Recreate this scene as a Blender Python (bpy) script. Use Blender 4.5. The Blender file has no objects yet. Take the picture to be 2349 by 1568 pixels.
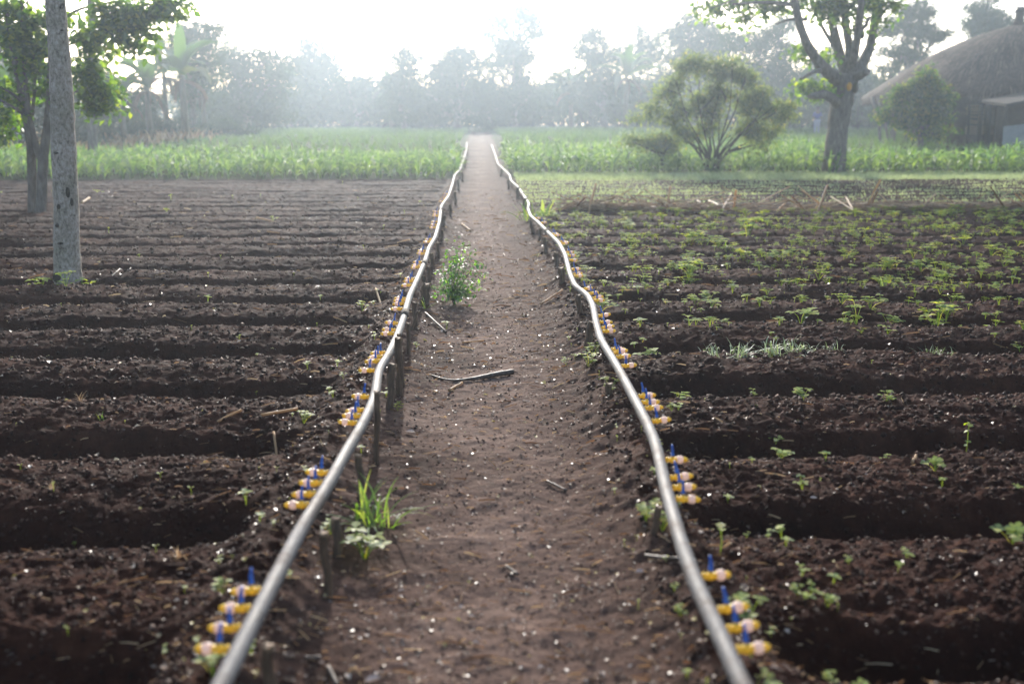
import bpy, math, random
import numpy as np

SEED = 11
rng = np.random.default_rng(SEED)
random.seed(SEED)
C = bpy.context.scene.collection
PI = math.pi

# ------------------------------------------------------------------ camera maths (photo measured in a 2349 x 1568 grid)
CAMH, FPX = 1.53, 35 / 36 * 2349
PITCH, YAW = math.radians(12.3), math.radians(1.85)
_cp, _sp, _cy, _sy = math.cos(PITCH), math.sin(PITCH), math.cos(YAW), math.sin(YAW)
def ray(px, py):
    x, u = (px - 1174.5) / FPX, (784 - py) / FPX
    fy, uz = _cp + u * _sp, -_sp + u * _cp            # forward and up components before the yaw
    return np.array([x * _cy + fy * _sy, -x * _sy + fy * _cy, uz])
def at(px, py, Y):
    r = ray(px, py); t = Y / r[1]
    return np.array([r[0] * t, Y, CAMH + r[2] * t])

# ------------------------------------------------------------------ noise
def _hash(ix, iy, s):
    h = (ix.astype(np.int64) * 374761393 + iy.astype(np.int64) * 668265263 + s * 1442695041) & 0xffffffff
    h = ((h ^ (h >> 13)) * 1274126177) & 0xffffffff
    return ((h ^ (h >> 16)) & 0xffff) / 65535.0
def vnoise(x, y, s=0):
    x = np.asarray(x, float); y = np.asarray(y, float)
    ix, iy = np.floor(x), np.floor(y); fx, fy = x - ix, y - iy
    fx = fx * fx * (3 - 2 * fx); fy = fy * fy * (3 - 2 * fy)
    a, b = _hash(ix, iy, s), _hash(ix + 1, iy, s); c, d = _hash(ix, iy + 1, s), _hash(ix + 1, iy + 1, s)
    return (a + (b - a) * fx) * (1 - fy) + (c + (d - c) * fx) * fy - 0.5
def sstep(a, b, x):
    t = np.clip((x - a) / (b - a), 0, 1); return t * t * (3 - 2 * t)

# ------------------------------------------------------------------ terrain
RY = [-20, 22, 28, 34, 46, 60, 80, 120, 400]
RZ = [0, 0, 0.03, 0.17, 0.6, 0.85, 1.02, 1.2, 1.3]
BEDP = 1.03
def rise(Y): return np.interp(Y, RY, RZ)
def path_c(Y): return 0.08 * sstep(3, 9, Y) - 0.02 * np.sin(Y * 0.35)
def ground_z(X, Y, fine=True):
    X = np.asarray(X, float); Y = np.asarray(Y, float)
    z = rise(Y)
    pc = path_c(Y)
    ax = np.abs(X - pc)
    edge = 0.80 + 0.10 * vnoise(X * 0 + np.sign(X) * 7, Y * 1.7, 3) + 0.05 * vnoise(X * 3, Y * 5, 4)
    w = sstep(edge - 0.02, edge + 0.30, ax)
    side = np.where(X > 0, 0.12, 0.0)
    ph = (Y - 0.07 * vnoise(X * 0.45, Y * 0.4, 5) * 4 - 0.12 * vnoise(X * 2.1, Y * 2, 6) - 3.42 - side * 0 + 0.012 * X) / BEDP
    k = np.floor(ph); u = ph - k
    depth = (0.175 + 0.07 * vnoise(k * 3.3, X * 0.4, 8)) * (1 - 0.35 * sstep(9, 20, Y) * (X < 0)) + np.where((X > 0) & (Y < 5), 0.05, 0) + 0.13 * sstep(18.6, 19.4, Y) * (X > 0)
    prof = np.where(u < 0.12, -sstep(0, 0.12, u), np.where(u < 0.2, -1.0, -(1 - sstep(0.2, 0.40, u))))
    crown = 0.035 * np.sin(np.clip((u - 0.35) / 0.65, 0, 1) * PI)
    bed_on = (1 - sstep(27.0, 28.2, Y)) * sstep(-4, -3, Y)
    zb = (prof * depth + crown) * bed_on + 0.005
    if fine:
        lump = 0.034 * vnoise(X * 2.2, Y * 5.5, 10) + 0.021 * vnoise(X * 9, Y * 12, 11) + 0.021 * vnoise(X * 21, Y * 26, 12) + 0.016 * vnoise(X * 48, Y * 55, 13) + 0.008 * vnoise(X * 110, Y * 120, 16)
        lump = lump + 0.05 * np.maximum(0, vnoise(X * 14, Y * 15, 17) - 0.22) 
        zb = zb + lump * (1 - 0.4 * (u < 0.35)) * np.where(Y < 28.5, 1, 0.5)
    bank = 0.085 * np.exp(-((ax - 0.74) / 0.13) ** 2) * (1 - sstep(40, 50, Y)) - 0.03 * (1 - sstep(0.3, 0.6, ax))
    zp = bank + 0.02
    if fine:
        zp = zp + 0.026 * vnoise(X * 3, Y * 2.2, 20) + 0.013 * vnoise(X * 9, Y * 11, 21) + 0.0065 * vnoise(X * 26, Y * 30, 22) + 0.004 * vnoise(X * 60, Y * 70, 23) + (0.006 + 0.03 * sstep(0.4, 0.75, ax)) * vnoise(X * 18, Y * 20, 24)
    return z + zb * w + zp * (1 - w)
def gz(x, y): return float(ground_z(np.array([x]), np.array([y]))[0])
def on_ground(px, py, h=0.0):
    """the world point where the sight line through a photo point meets the terrain (+h)"""
    r = ray(px, py); Y = 3.0
    for _ in range(60):
        zt = float(rise(Y)) + h + 0.01
        if r[2] >= -1e-4: Y = 90; break
        Yn = r[1] * (zt - CAMH) / r[2]
        if Yn < 0 or Yn > 150: Yn = 150
        Y = 0.6 * Y + 0.4 * Yn
    t = Y / r[1]
    return np.array([r[0] * t, Y, CAMH + r[2] * t])

# ------------------------------------------------------------------ mesh helpers
class Acc:
    def __init__(s): s.V = []; s.Q = []; s.T = []; s.QM = []; s.TM = []; s.n = 0
    def add(s, V, Q=None, T=None, m=0):
        V = np.asarray(V, float).reshape(-1, 3)
        if Q is not None and len(Q):
            Q = np.asarray(Q, int).reshape(-1, 4) + s.n; s.Q.append(Q); s.QM.append(np.full(len(Q), m))
        if T is not None and len(T):
            T = np.asarray(T, int).reshape(-1, 3) + s.n; s.T.append(T); s.TM.append(np.full(len(T), m))
        s.V.append(V); s.n += len(V)
    def inst(s, V, P, R, S, Q=None, T=None, m=0):
        V = np.asarray(V, float); P = np.asarray(P, float).reshape(-1, 3); N = len(P)
        if N == 0: return
        S = np.asarray(S, float)
        if S.ndim == 1: S = S[:, None]
        W = np.einsum('nij,nvj->nvi', R, V[None] * S[:, None, :]) + P[:, None, :]
        off = (np.arange(N) * len(V))[:, None, None]
        q = (np.asarray(Q, int)[None] + off).reshape(-1, 4) if Q is not None else None
        t = (np.asarray(T, int)[None] + off).reshape(-1, 3) if T is not None else None
        s.add(W.reshape(-1, 3), q, t, m)
    def tube(s, pts, rad, n=6, m=0, cap=True, jit=0.0):
        pts = np.asarray(pts, float); k = len(pts); rad = np.broadcast_to(np.asarray(rad, float), (k,))
        tg = np.gradient(pts, axis=0); tg /= np.linalg.norm(tg, axis=1)[:, None] + 1e-9
        ref = np.array([0, 0, 1.0]) if abs(tg[:, 2]).mean() < 0.8 else np.array([1.0, 0, 0])
        a = np.cross(tg, ref); a /= np.linalg.norm(a, axis=1)[:, None] + 1e-9; b = np.cross(tg, a)
        th = np.arange(n) / n * 2 * PI
        rr = rad[:, None] * (1 + jit * (rng.random((k, n)) - 0.5) * 2)
        V = pts[:, None] + rr[..., None] * (np.cos(th)[None, :, None] * a[:, None] + np.sin(th)[None, :, None] * b[:, None])
        V = V.reshape(-1, 3); i = np.arange(k - 1)[:, None] * n; j = np.arange(n)[None]; j2 = (j + 1) % n
        Q = np.stack([i + j, i + j2, i + n + j2, i + n + j], -1).reshape(-1, 4)
        T = []
        if cap:
            V = np.vstack([V, pts[0], pts[-1]]); c0, c1 = k * n, k * n + 1
            for jj in range(n):
                T.append((c0, (jj + 1) % n, jj)); T.append((c1, (k - 1) * n + jj, (k - 1) * n + (jj + 1) % n))
        s.add(V, Q, T, m)
    def box(s, c, size, m=0, R=None):
        c = np.asarray(c, float); h = np.asarray(size, float) / 2
        V = np.array([[x, y, z] for x in (-1, 1) for y in (-1, 1) for z in (-1, 1)], float) * h
        if R is not None: V = V @ np.asarray(R).T
        s.add(V + c, [(0, 1, 3, 2), (4, 6, 7, 5), (0, 4, 5, 1), (2, 3, 7, 6), (0, 2, 6, 4), (1, 5, 7, 3)], m=m)
    def build(s, name, mats, origin=(0, 0, 0), smooth=False):
        me = bpy.data.meshes.new(name)
        V = np.vstack(s.V) - np.asarray(origin, float)
        Q = np.vstack(s.Q) if s.Q else np.zeros((0, 4), int); T = np.vstack(s.T) if s.T else np.zeros((0, 3), int)
        me.vertices.add(len(V)); me.vertices.foreach_set('co', V.astype(np.float32).ravel())
        loops = np.concatenate([Q.ravel(), T.ravel()]).astype(np.int32)
        me.loops.add(len(loops)); me.loops.foreach_set('vertex_index', loops)
        tot = np.concatenate([np.full(len(Q), 4), np.full(len(T), 3)]).astype(np.int32)
        st = np.concatenate([[0], np.cumsum(tot)[:-1]]).astype(np.int32)
        me.polygons.add(len(tot)); me.polygons.foreach_set('loop_start', st)
        mi = np.concatenate(s.QM + s.TM).astype(np.int32)
        me.polygons.foreach_set('material_index', mi)
        me.polygons.foreach_set('use_smooth', np.full(len(tot), smooth))
        me.update(calc_edges=True); me.validate()
        for mt in (mats if isinstance(mats, (list, tuple)) else [mats]): me.materials.append(mt)
        return me

def link(name, me, parent=None, loc=None):
    o = bpy.data.objects.new(name, me); C.objects.link(o)
    if loc is not None: o.location = loc
    if parent is not None: o.parent = parent
    return o
def tag(o, label=None, cat=None, group=None, kind=None):
    if label: o['label'] = label
    if cat: o['category'] = cat
    if group: o['group'] = group
    if kind: o['kind'] = kind
    return o
def empty(name, loc, label, cat, group=None):
    o = bpy.data.objects.new(name, None); C.objects.link(o); o.location = loc; o.empty_display_size = 0.1
    return tag(o, label, cat, group)
def copy_tree(o, parent=None):
    c = o.copy(); C.objects.link(c)
    if parent is not None: c.parent = parent
    for ch in list(o.children): copy_tree(ch, c)
    return c
def rotz(a):
    a = np.asarray(a, float); R = np.zeros(a.shape + (3, 3)); c, s_ = np.cos(a), np.sin(a)
    R[..., 0, 0] = c; R[..., 0, 1] = -s_; R[..., 1, 0] = s_; R[..., 1, 1] = c; R[..., 2, 2] = 1; return R
def rotx(a):
    a = np.asarray(a, float); R = np.zeros(a.shape + (3, 3)); c, s_ = np.cos(a), np.sin(a)
    R[..., 1, 1] = c; R[..., 1, 2] = -s_; R[..., 2, 1] = s_; R[..., 2, 2] = c; R[..., 0, 0] = 1; return R
def roty(a):
    a = np.asarray(a, float); R = np.zeros(a.shape + (3, 3)); c, s_ = np.cos(a), np.sin(a)
    R[..., 0, 0] = c; R[..., 0, 2] = s_; R[..., 2, 0] = -s_; R[..., 2, 2] = c; R[..., 1, 1] = 1; return R
def smooth_line(pts, n):
    pts = np.asarray(pts, float); d = np.r_[0, np.cumsum(np.linalg.norm(np.diff(pts, axis=0), axis=1))]
    t = np.linspace(0, d[-1], n)
    out = np.stack([np.interp(t, d, pts[:, i]) for i in range(pts.shape[1])], 1)
    for _ in range(2):
        out[1:-1] = 0.5 * out[1:-1] + 0.25 * (out[:-2] + out[2:])
    return out

# ------------------------------------------------------------------ materials
def newmat(name):
    m = bpy.data.materials.new(name); m.use_nodes = True; m.node_tree.nodes.clear()
    return m, m.node_tree.nodes, m.node_tree.links
def out(N, L, sh):
    o = N.new('ShaderNodeOutputMaterial'); L.new(sh, o.inputs['Surface'])
def ramp(N, L, fac, stops):
    r = N.new('ShaderNodeValToRGB'); L.new(fac, r.inputs[0]); e = r.color_ramp.elements
    while len(e) < len(stops): e.new(0.5)
    for el, (p, c) in zip(e, stops): el.position = p; el.color = (*c, 1)
    return r.outputs[0]
def noise(N, L, co, scale, detail=4, rough=0.6):
    n = N.new('ShaderNodeTexNoise'); n.inputs['Scale'].default_value = scale; n.inputs['Detail'].default_value = detail
    n.inputs['Roughness'].default_value = rough; L.new(co, n.inputs['Vector']); return n.outputs['Fac']
def coord(N, obj=True):
    return N.new('ShaderNodeTexCoord').outputs['Object'] if obj else N.new('ShaderNodeNewGeometry').outputs['Position']
def mapping(N, L, co, sc):
    m = N.new('ShaderNodeMapping'); m.inputs['Scale'].default_value = sc; L.new(co, m.inputs['Vector']); return m.outputs[0]
def bump(N, L, h, dist, strength=1.0, prev=None):
    b = N.new('ShaderNodeBump'); b.inputs['Distance'].default_value = dist; b.inputs['Strength'].default_value = strength
    L.new(h, b.inputs['Height'])
    if prev is not None: L.new(prev, b.inputs['Normal'])
    return b.outputs[0]

def soil_mat(name, c0, c1, c2, rough=(0.45, 0.85), spec=0.5, bd=0.02, worn=False):
    m, N, L = newmat(name); co = coord(N, False)
    n1 = noise(N, L, co, 1.3, 5); n2 = noise(N, L, co, 14, 8, 0.7); n3 = noise(N, L, co, 70, 6, 0.7)
    mx = N.new('ShaderNodeMath'); mx.operation = 'ADD'; L.new(n1, mx.inputs[0]); L.new(n2, mx.inputs[1])
    hf = N.new('ShaderNodeMath'); hf.operation = 'MULTIPLY'; L.new(mx.outputs[0], hf.inputs[0]); hf.inputs[1].default_value = 0.5
    col = ramp(N, L, hf.outputs[0], [(0.35, c0), (0.52, c1), (0.66, c2)])
    if worn:   # the trodden middle is paler than the crumbly shoulders
        sx = N.new('ShaderNodeSeparateXYZ'); L.new(co, sx.inputs[0]); ad = N.new('ShaderNodeMath'); ad.operation = 'MULTIPLY_ADD'; L.new(n1, ad.inputs[0]); ad.inputs[1].default_value = .7; L.new(sx.outputs[0], ad.inputs[2])
        sb = N.new('ShaderNodeMath'); sb.operation = 'SUBTRACT'; L.new(ad.outputs[0], sb.inputs[0]); sb.inputs[1].default_value = .42; ab = N.new('ShaderNodeMath'); ab.operation = 'ABSOLUTE'; L.new(sb.outputs[0], ab.inputs[0])
        wr = ramp(N, L, ab.outputs[0], [(0.12, (1.0, 1.0, 1.0)), (0.5, (.52, .47, .46))]); mm_ = N.new('ShaderNodeMix'); mm_.data_type = 'RGBA'; mm_.blend_type = 'MULTIPLY'; mm_.inputs[0].default_value = 1; L.new(col, mm_.inputs[6]); L.new(wr, mm_.inputs[7]); col = mm_.outputs[2]
    p = N.new('ShaderNodeBsdfPrincipled'); L.new(col, p.inputs['Base Color'])
    rr = N.new('ShaderNodeMapRange'); L.new(n2, rr.inputs[0]); rr.inputs[1].default_value = 0.3; rr.inputs[2].default_value = 0.7
    rr.inputs[3].default_value = rough[0]; rr.inputs[4].default_value = rough[1]; L.new(rr.outputs[0], p.inputs['Roughness'])
    p.inputs['Specular IOR Level'].default_value = spec
    b = bump(N, L, n2, bd, 0.9); b = bump(N, L, n3, bd * 0.35, 0.9, b); L.new(b, p.inputs['Normal'])
    out(N, L, p.outputs[0]); return m
def leaf_mat(name, stops, trans, tr=0.5, gloss=0.12, rough=0.4, island=True):
    """thin foliage: diffuse + light coming through + a little sheen, each leaf its own tone"""
    m, N, L = newmat(name); g = N.new('ShaderNodeNewGeometry'); fac = g.outputs['Random Per Island']
    col = ramp(N, L, fac, stops)
    d = N.new('ShaderNodeBsdfDiffuse'); L.new(col, d.inputs[0])
    t = N.new('ShaderNodeBsdfTranslucent')
    mc = N.new('ShaderNodeMix'); mc.data_type = 'RGBA'; mc.blend_type = 'MULTIPLY'; mc.inputs[0].default_value = 1
    L.new(col, mc.inputs[6]); mc.inputs[7].default_value = (*trans, 1); L.new(mc.outputs[2], t.inputs[0])
    a = N.new('ShaderNodeMixShader'); a.inputs[0].default_value = tr; L.new(d.outputs[0], a.inputs[1]); L.new(t.outputs[0], a.inputs[2])
    gl = N.new('ShaderNodeBsdfGlossy'); gl.inputs['Roughness'].default_value = rough
    f = N.new('ShaderNodeMixShader'); f.inputs[0].default_value = 0.02 + gloss * 0.16; L.new(a.outputs[0], f.inputs[1]); L.new(gl.outputs[0], f.inputs[2])
    out(N, L, f.outputs[0]); return m
def simple_mat(name, stops, scale=20, rough=0.6, spec=0.4, bd=0.002, stretch=(1, 1, 1), coat=0, use_world=False, sss=0, trans=0):
    m, N, L = newmat(name); co = mapping(N, L, coord(N, not use_world), stretch)
    n = noise(N, L, co, scale, 6, 0.65); col = ramp(N, L, n, stops)
    p = N.new('ShaderNodeBsdfPrincipled'); L.new(col, p.inputs['Base Color']); p.inputs['Roughness'].default_value = rough
    p.inputs['Specular IOR Level'].default_value = spec; p.inputs['Coat Weight'].default_value = coat
    if sss: p.inputs['Subsurface Weight'].default_value = sss; p.inputs['Subsurface Scale'].default_value = 0.01
    if trans: p.inputs['Transmission Weight'].default_value = trans
    L.new(bump(N, L, n, bd), p.inputs['Normal']); out(N, L, p.outputs[0]); return m
def island_mat(name, stops, rough=0.5, spec=0.5, tr=0.0):
    m, N, L = newmat(name); g = N.new('ShaderNodeNewGeometry')
    col = ramp(N, L, g.outputs['Random Per Island'], stops)
    p = N.new('ShaderNodeBsdfPrincipled'); L.new(col, p.inputs['Base Color']); p.inputs['Roughness'].default_value = rough
    p.inputs['Specular IOR Level'].default_value = spec
    sh = p.outputs[0]
    if tr:
        t = N.new('ShaderNodeBsdfTranslucent'); L.new(col, t.inputs[0]); a = N.new('ShaderNodeMixShader'); a.inputs[0].default_value = tr
        L.new(sh, a.inputs[1]); L.new(t.outputs[0], a.inputs[2]); sh = a.outputs[0]
    out(N, L, sh); return m

M = {}
M['soil'] = soil_mat('soil', (0.015, 0.0047, 0.0031), (0.036, 0.0128, 0.0080), (0.074, 0.030, 0.0175), rough=(0.75, 0.98), spec=0.05)
M['path'] = soil_mat('trodden soil', (0.055, 0.034, 0.0265), (0.13, 0.084, 0.066), (0.215, 0.15, 0.118), rough=(0.8, 1.0), spec=0.03, bd=0.012, worn=True)
M['far'] = soil_mat('far field soil', (0.03, 0.032, 0.014), (0.05, 0.06, 0.022), (0.08, 0.075, 0.035), rough=(0.9, 1.0), spec=0.02)
M['crumb'] = island_mat('soil crumbs', [(0.0, (0.018, 0.0075, 0.0055)), (0.6, (0.042, 0.019, 0.013)), (0.97, (0.085, 0.043, 0.029)), (1, (0.17, 0.11, 0.08))], rough=0.75, spec=0.12)
M['wet'] = island_mat('wet soil crumbs', [(0, (0.03, 0.02, 0.016)), (1, (0.09, 0.06, 0.05))], rough=0.32, spec=0.6)
M['litter'] = island_mat('dead leaves', [(0, (0.05, 0.028, 0.018)), (0.4, (0.15, 0.09, 0.06)), (0.75, (0.28, 0.2, 0.14)), (0.93, (0.5, 0.42, 0.36)), (1, (0.45, 0.36, 0.05))], rough=0.38, spec=0.55, tr=0.25)
M['straw'] = island_mat('dry straw', [(0, (0.22, 0.12, 0.06)), (0.5, (0.46, 0.29, 0.15)), (1, (0.72, 0.58, 0.38))], rough=0.6, spec=0.25, tr=.5)
M['twig'] = simple_mat('twig bark', [(0.3, (0.035, 0.023, 0.017)), (0.7, (0.12, 0.085, 0.065))], 40, 0.6, 0.4, 0.004, (1, 1, 1))
M['stake'] = simple_mat('weathered stake wood', [(0.3, (0.04, 0.026, 0.018)), (0.55, (0.11, 0.07, 0.045)), (0.75, (0.2, 0.13, 0.085))], 12, 0.7, 0.3, 0.006, (6, 6, 1))
M['stake_cut'] = simple_mat('cut wood end', [(0.3, (0.16, 0.10, 0.06)), (0.7, (0.32, 0.22, 0.14))], 60, 0.7, 0.3, 0.002)
M['pipe'] = None
def plastic(name, col, tr=0.55, rough=0.3):
    m, N, L = newmat(name); t = N.new('ShaderNodeBsdfTranslucent'); t.inputs[0].default_value = (*col, 1)
    p = N.new('ShaderNodeBsdfPrincipled'); n = noise(N, L, coord(N), 300, 3); c = ramp(N, L, n, [(.3, tuple(x * .85 for x in col)), (.7, col)]); L.new(c, p.inputs['Base Color']); p.inputs['Roughness'].default_value = rough
    a = N.new('ShaderNodeMixShader'); a.inputs[0].default_value = tr; L.new(p.outputs[0], a.inputs[1]); L.new(t.outputs[0], a.inputs[2]); out(N, L, a.outputs[0]); return m
M['yellow'] = plastic('yellow plastic', (1.0, 0.72, 0.08), .42); M['pink'] = plastic('pale pink plastic', (0.95, 0.78, 0.70))
M['blue'] = plastic('blue plastic', (0.05, 0.19, 0.62), .35)
M['drop'] = simple_mat('water drop', [(0, (0.9, 0.9, 0.9)), (1, (1, 1, 1))], 5, 0.03, 0.8, 0.0, trans=0.9)
M['maize'] = leaf_mat('maize leaf', [(0, (0.035, 0.078, 0.030)), (0.5, (0.07, 0.125, 0.045)), (1, (0.14, 0.20, 0.07))], (2.8, 2.75, 1.25), 0.58, 0.45, 0.42)
M['crop'] = leaf_mat('low crop', [(0, (0.06, 0.11, 0.035)), (1, (0.13, 0.18, 0.06))], (1.5, 1.7, 0.8), 0.45)
M['dead'] = leaf_mat('dead banana leaf', [(0, (0.05, 0.035, 0.022)), (1, (0.13, 0.09, 0.055))], (1.2, 1.1, 0.9), 0.3, 0.0, .8)
M['onion'] = leaf_mat('onion shoot', [(0, (0.27, 0.33, 0.18)), (1, (0.52, 0.55, 0.36))], (1.6, 1.7, 1.0), 0.4, 0.3)
M['weed'] = leaf_mat('weed leaf', [(0, (0.07, 0.14, 0.03)), (0.45, (0.19, 0.27, 0.05)), (0.85, (0.34, 0.40, 0.10)), (1, (0.50, 0.46, 0.18))], (2.6, 2.4, 0.6), 0.58, 0.15, 0.5)
M['blade'] = leaf_mat('grass blade', [(0, (0.06, 0.11, 0.03)), (0.6, (0.12, 0.19, 0.05)), (1, (0.28, 0.28, 0.12))], (2.2, 2.4, 0.6), 0.55, 0.3, 0.55)
M['silver'] = leaf_mat('silvery grass', [(0, (0.11, 0.15, 0.08)), (0.6, (0.2, 0.25, 0.14)), (1, (0.36, 0.4, 0.24))], (1.5, 1.6, 0.9), 0.45, 0.9, 0.4)
M['shrub'] = leaf_mat('shrub leaf', [(0, (0.02, 0.06, 0.012)), (0.6, (0.05, 0.12, 0.02)), (1, (0.14, 0.24, 0.03))], (2.6, 3.0, 0.5), 0.55, 0.5, 0.5)
M['leafA'] = leaf_mat('dark broad leaf', [(0, (0.016, 0.042, 0.010)), (0.6, (0.042, 0.09, 0.018)), (0.96, (0.10, 0.15, 0.02)), (1, (0.14, 0.17, 0.02))], (4.0, 3.8, 0.6), 0.6, 0.3)
M['leafB'] = leaf_mat('tree foliage', [(0, (0.016, 0.038, 0.014)), (0.6, (0.038, 0.07, 0.022)), (1, (0.07, 0.11, 0.03))], (1.6, 1.8, 0.6), 0.4, 0.2)
M['leafF'] = leaf_mat('far tree foliage', [(0, (0.022, 0.042, 0.018)), (1, (0.045, 0.075, 0.026))], (1.4, 1.6, 0.6), 0.22, 0.0, .7)
M['leafC'] = leaf_mat('feathery foliage', [(0, (0.07, 0.11, 0.045)), (0.6, (0.13, 0.17, 0.07)), (0.92, (0.2, 0.24, 0.09)), (1, (0.26, 0.22, 0.09))], (2.2, 2.2, 0.9), 0.45, 0.2)
M['leafD'] = leaf_mat('young reddish green foliage', [(0, (0.012, 0.036, 0.008)), (0.6, (0.032, 0.08, 0.012)), (0.88, (0.10, 0.13, 0.02)), (1, (0.17, 0.16, 0.03))], (2.8, 2.6, 0.5), 0.5, 0.1)
M['banana'] = leaf_mat('banana leaf', [(0, (0.03, 0.065, 0.02)), (0.7, (0.055, 0.10, 0.026)), (1, (0.11, 0.09, 0.045))], (1.8, 2.0, 0.6), 0.5, 0.5, 0.35)
M['bark'] = simple_mat('tree bark', [(0.3, (0.075, 0.062, 0.052)), (0.6, (0.17, 0.145, 0.125)), (0.8, (0.27, 0.235, 0.205))], 5, 0.85, 0.2, 0.03, (3, 3, 0.8))
M['bark_dark'] = simple_mat('dark bark', [(0.3, (0.015, 0.012, 0.010)), (0.7, (0.05, 0.04, 0.032))], 8, 0.85, 0.2, 0.02, (3, 3, 0.7))
M['banana_stem'] = simple_mat('banana stem', [(0.3, (0.05, 0.05, 0.025)), (0.7, (0.14, 0.11, 0.07))], 4, 0.7, 0.3, 0.01, (4, 4, 0.6))
M['thatch'] = simple_mat('grey thatch', [(0.25, (0.022, 0.013, 0.0095)), (0.5, (0.058, 0.036, 0.026)), (0.75, (0.11, 0.072, 0.053))], 7, 0.9, 0.15, 0.08, (1, 1, 1))
M['strand'] = island_mat('thatch strands', [(0, (0.018, 0.011, 0.008)), (0.6, (0.066, 0.042, 0.031)), (1, (0.2, 0.135, 0.1))], rough=0.9, spec=0.15)
M['mud'] = simple_mat('mud wall', [(0.3, (0.045, 0.03, 0.024)), (0.7, (0.10, 0.068, 0.052))], 5, 0.9, 0.15, 0.02)
M['iron'] = simple_mat('corrugated iron', [(0.35, (0.22, 0.23, 0.24)), (0.55, (0.35, 0.36, 0.37)), (0.75, (0.20, 0.13, 0.09))], 2, 0.45, 0.5, 0.002)
M['cloth'] = simple_mat('blue cloth', [(0.3, (0.04, 0.05, 0.22)), (0.7, (0.08, 0.09, 0.32))], 8, 0.9, 0.1, 0.004)
M['cloth_pale'] = simple_mat('pale cloth', [(0.3, (0.3, 0.3, 0.42)), (0.7, (0.42, 0.42, 0.55))], 8, 0.9, 0.1, 0.004)
M['skin'] = simple_mat('skin', [(0.3, (0.06, 0.032, 0.02)), (0.7, (0.1, 0.055, 0.036))], 8, 0.5, 0.4, 0.001)
M['hair'] = simple_mat('hair', [(0.3, (0.005, 0.004, 0.004)), (0.7, (0.015, 0.012, 0.01))], 50, 0.8, 0.2, 0.004)
M['fruit'] = simple_mat('ripe fruit', [(0.3, (0.5, 0.22, 0.02)), (0.7, (0.7, 0.35, 0.04))], 40, 0.6, 0.3, 0.01)
M['fruit_dark'] = simple_mat('dark fruit', [(0.3, (0.03, 0.025, 0.018)), (0.7, (0.07, 0.06, 0.035))], 40, 0.7, 0.3, 0.01)
def pale_bark():
    m, N, L = newmat('pale mottled bark'); co = coord(N)
    n1 = noise(N, L, mapping(N, L, co, (1, 1, 0.6)), 38, 8, 0.75); n2 = noise(N, L, co, 4.5, 4, 0.6); n3 = noise(N, L, mapping(N, L, co, (1, 1, 1.6)), 7, 3, 0.5)
    c = ramp(N, L, n1, [(0.34, (0.10, 0.075, 0.06)), (0.45, (0.28, 0.235, 0.20)), (0.62, (0.48, 0.42, 0.37))])
    c2 = ramp(N, L, n2, [(0.3, (0.66, 0.68, 0.60)), (0.6, (1, 1, 1))])
    c3 = ramp(N, L, n3, [(0.27, (0.10, 0.08, 0.07)), (0.335, (1, 1, 1))])
    a = N.new('ShaderNodeMix'); a.data_type = 'RGBA'; a.blend_type = 'MULTIPLY'; a.inputs[0].default_value = 1; L.new(c, a.inputs[6]); L.new(c2, a.inputs[7])
    b = N.new('ShaderNodeMix'); b.data_type = 'RGBA'; b.blend_type = 'MULTIPLY'; b.inputs[0].default_value = 1; L.new(a.outputs[2], b.inputs[6]); L.new(c3, b.inputs[7])
    p = N.new('ShaderNodeBsdfPrincipled'); L.new(b.outputs[2], p.inputs['Base Color']); p.inputs['Roughness'].default_value = 0.85; p.inputs['Specular IOR Level'].default_value = 0.2
    L.new(bump(N, L, n1, 0.012), p.inputs['Normal']); out(N, L, p.outputs[0]); return m
M['pale_bark'] = pale_bark()
def pipe_mat():
    m, N, L = newmat('grey pipe'); co = coord(N, False)
    n1 = noise(N, L, co, 9, 8, 0.75); n2 = noise(N, L, co, 140, 4, 0.6)
    mx = N.new('ShaderNodeMath'); mx.operation = 'MULTIPLY_ADD'; L.new(n2, mx.inputs[0]); mx.inputs[1].default_value = 0.5; L.new(n1, mx.inputs[2])
    c = ramp(N, L, mx.outputs[0], [(0.5, (0.045, 0.043, 0.043)), (0.7, (0.11, 0.105, 0.105)), (0.95, (0.19, 0.18, 0.175))])
    n4 = noise(N, L, co, 4.5, 7, 0.75); mk = ramp(N, L, n4, [(0.50, (0, 0, 0)), (0.60, (1, 1, 1))]); mu = N.new('ShaderNodeMix'); mu.data_type = 'RGBA'; sp = N.new('ShaderNodeSeparateColor'); L.new(mk, sp.inputs[0]); hm = N.new('ShaderNodeMath'); hm.operation = 'MULTIPLY'; L.new(sp.outputs[0], hm.inputs[0]); hm.inputs[1].default_value = .75
    L.new(hm.outputs[0], mu.inputs[0]); L.new(c, mu.inputs[6]); mu.inputs[7].default_value = (0.065, 0.045, 0.036, 1); c = mu.outputs[2]
    p = N.new('ShaderNodeBsdfPrincipled'); L.new(c, p.inputs['Base Color'])
    r = N.new('ShaderNodeMapRange'); L.new(mx.outputs[0], r.inputs[0]); r.inputs[1].default_value = 0.5; r.inputs[2].default_value = 1.0; r.inputs[3].default_value = 0.55; r.inputs[4].default_value = 0.8
    L.new(r.outputs[0], p.inputs['Roughness']); p.inputs['Specular IOR Level'].default_value = 0.35
    L.new(bump(N, L, n2, 0.0016, 1.0), p.inputs['Normal']); out(N, L, p.outputs[0]); return m
M['pipe'] = pipe_mat()

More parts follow.
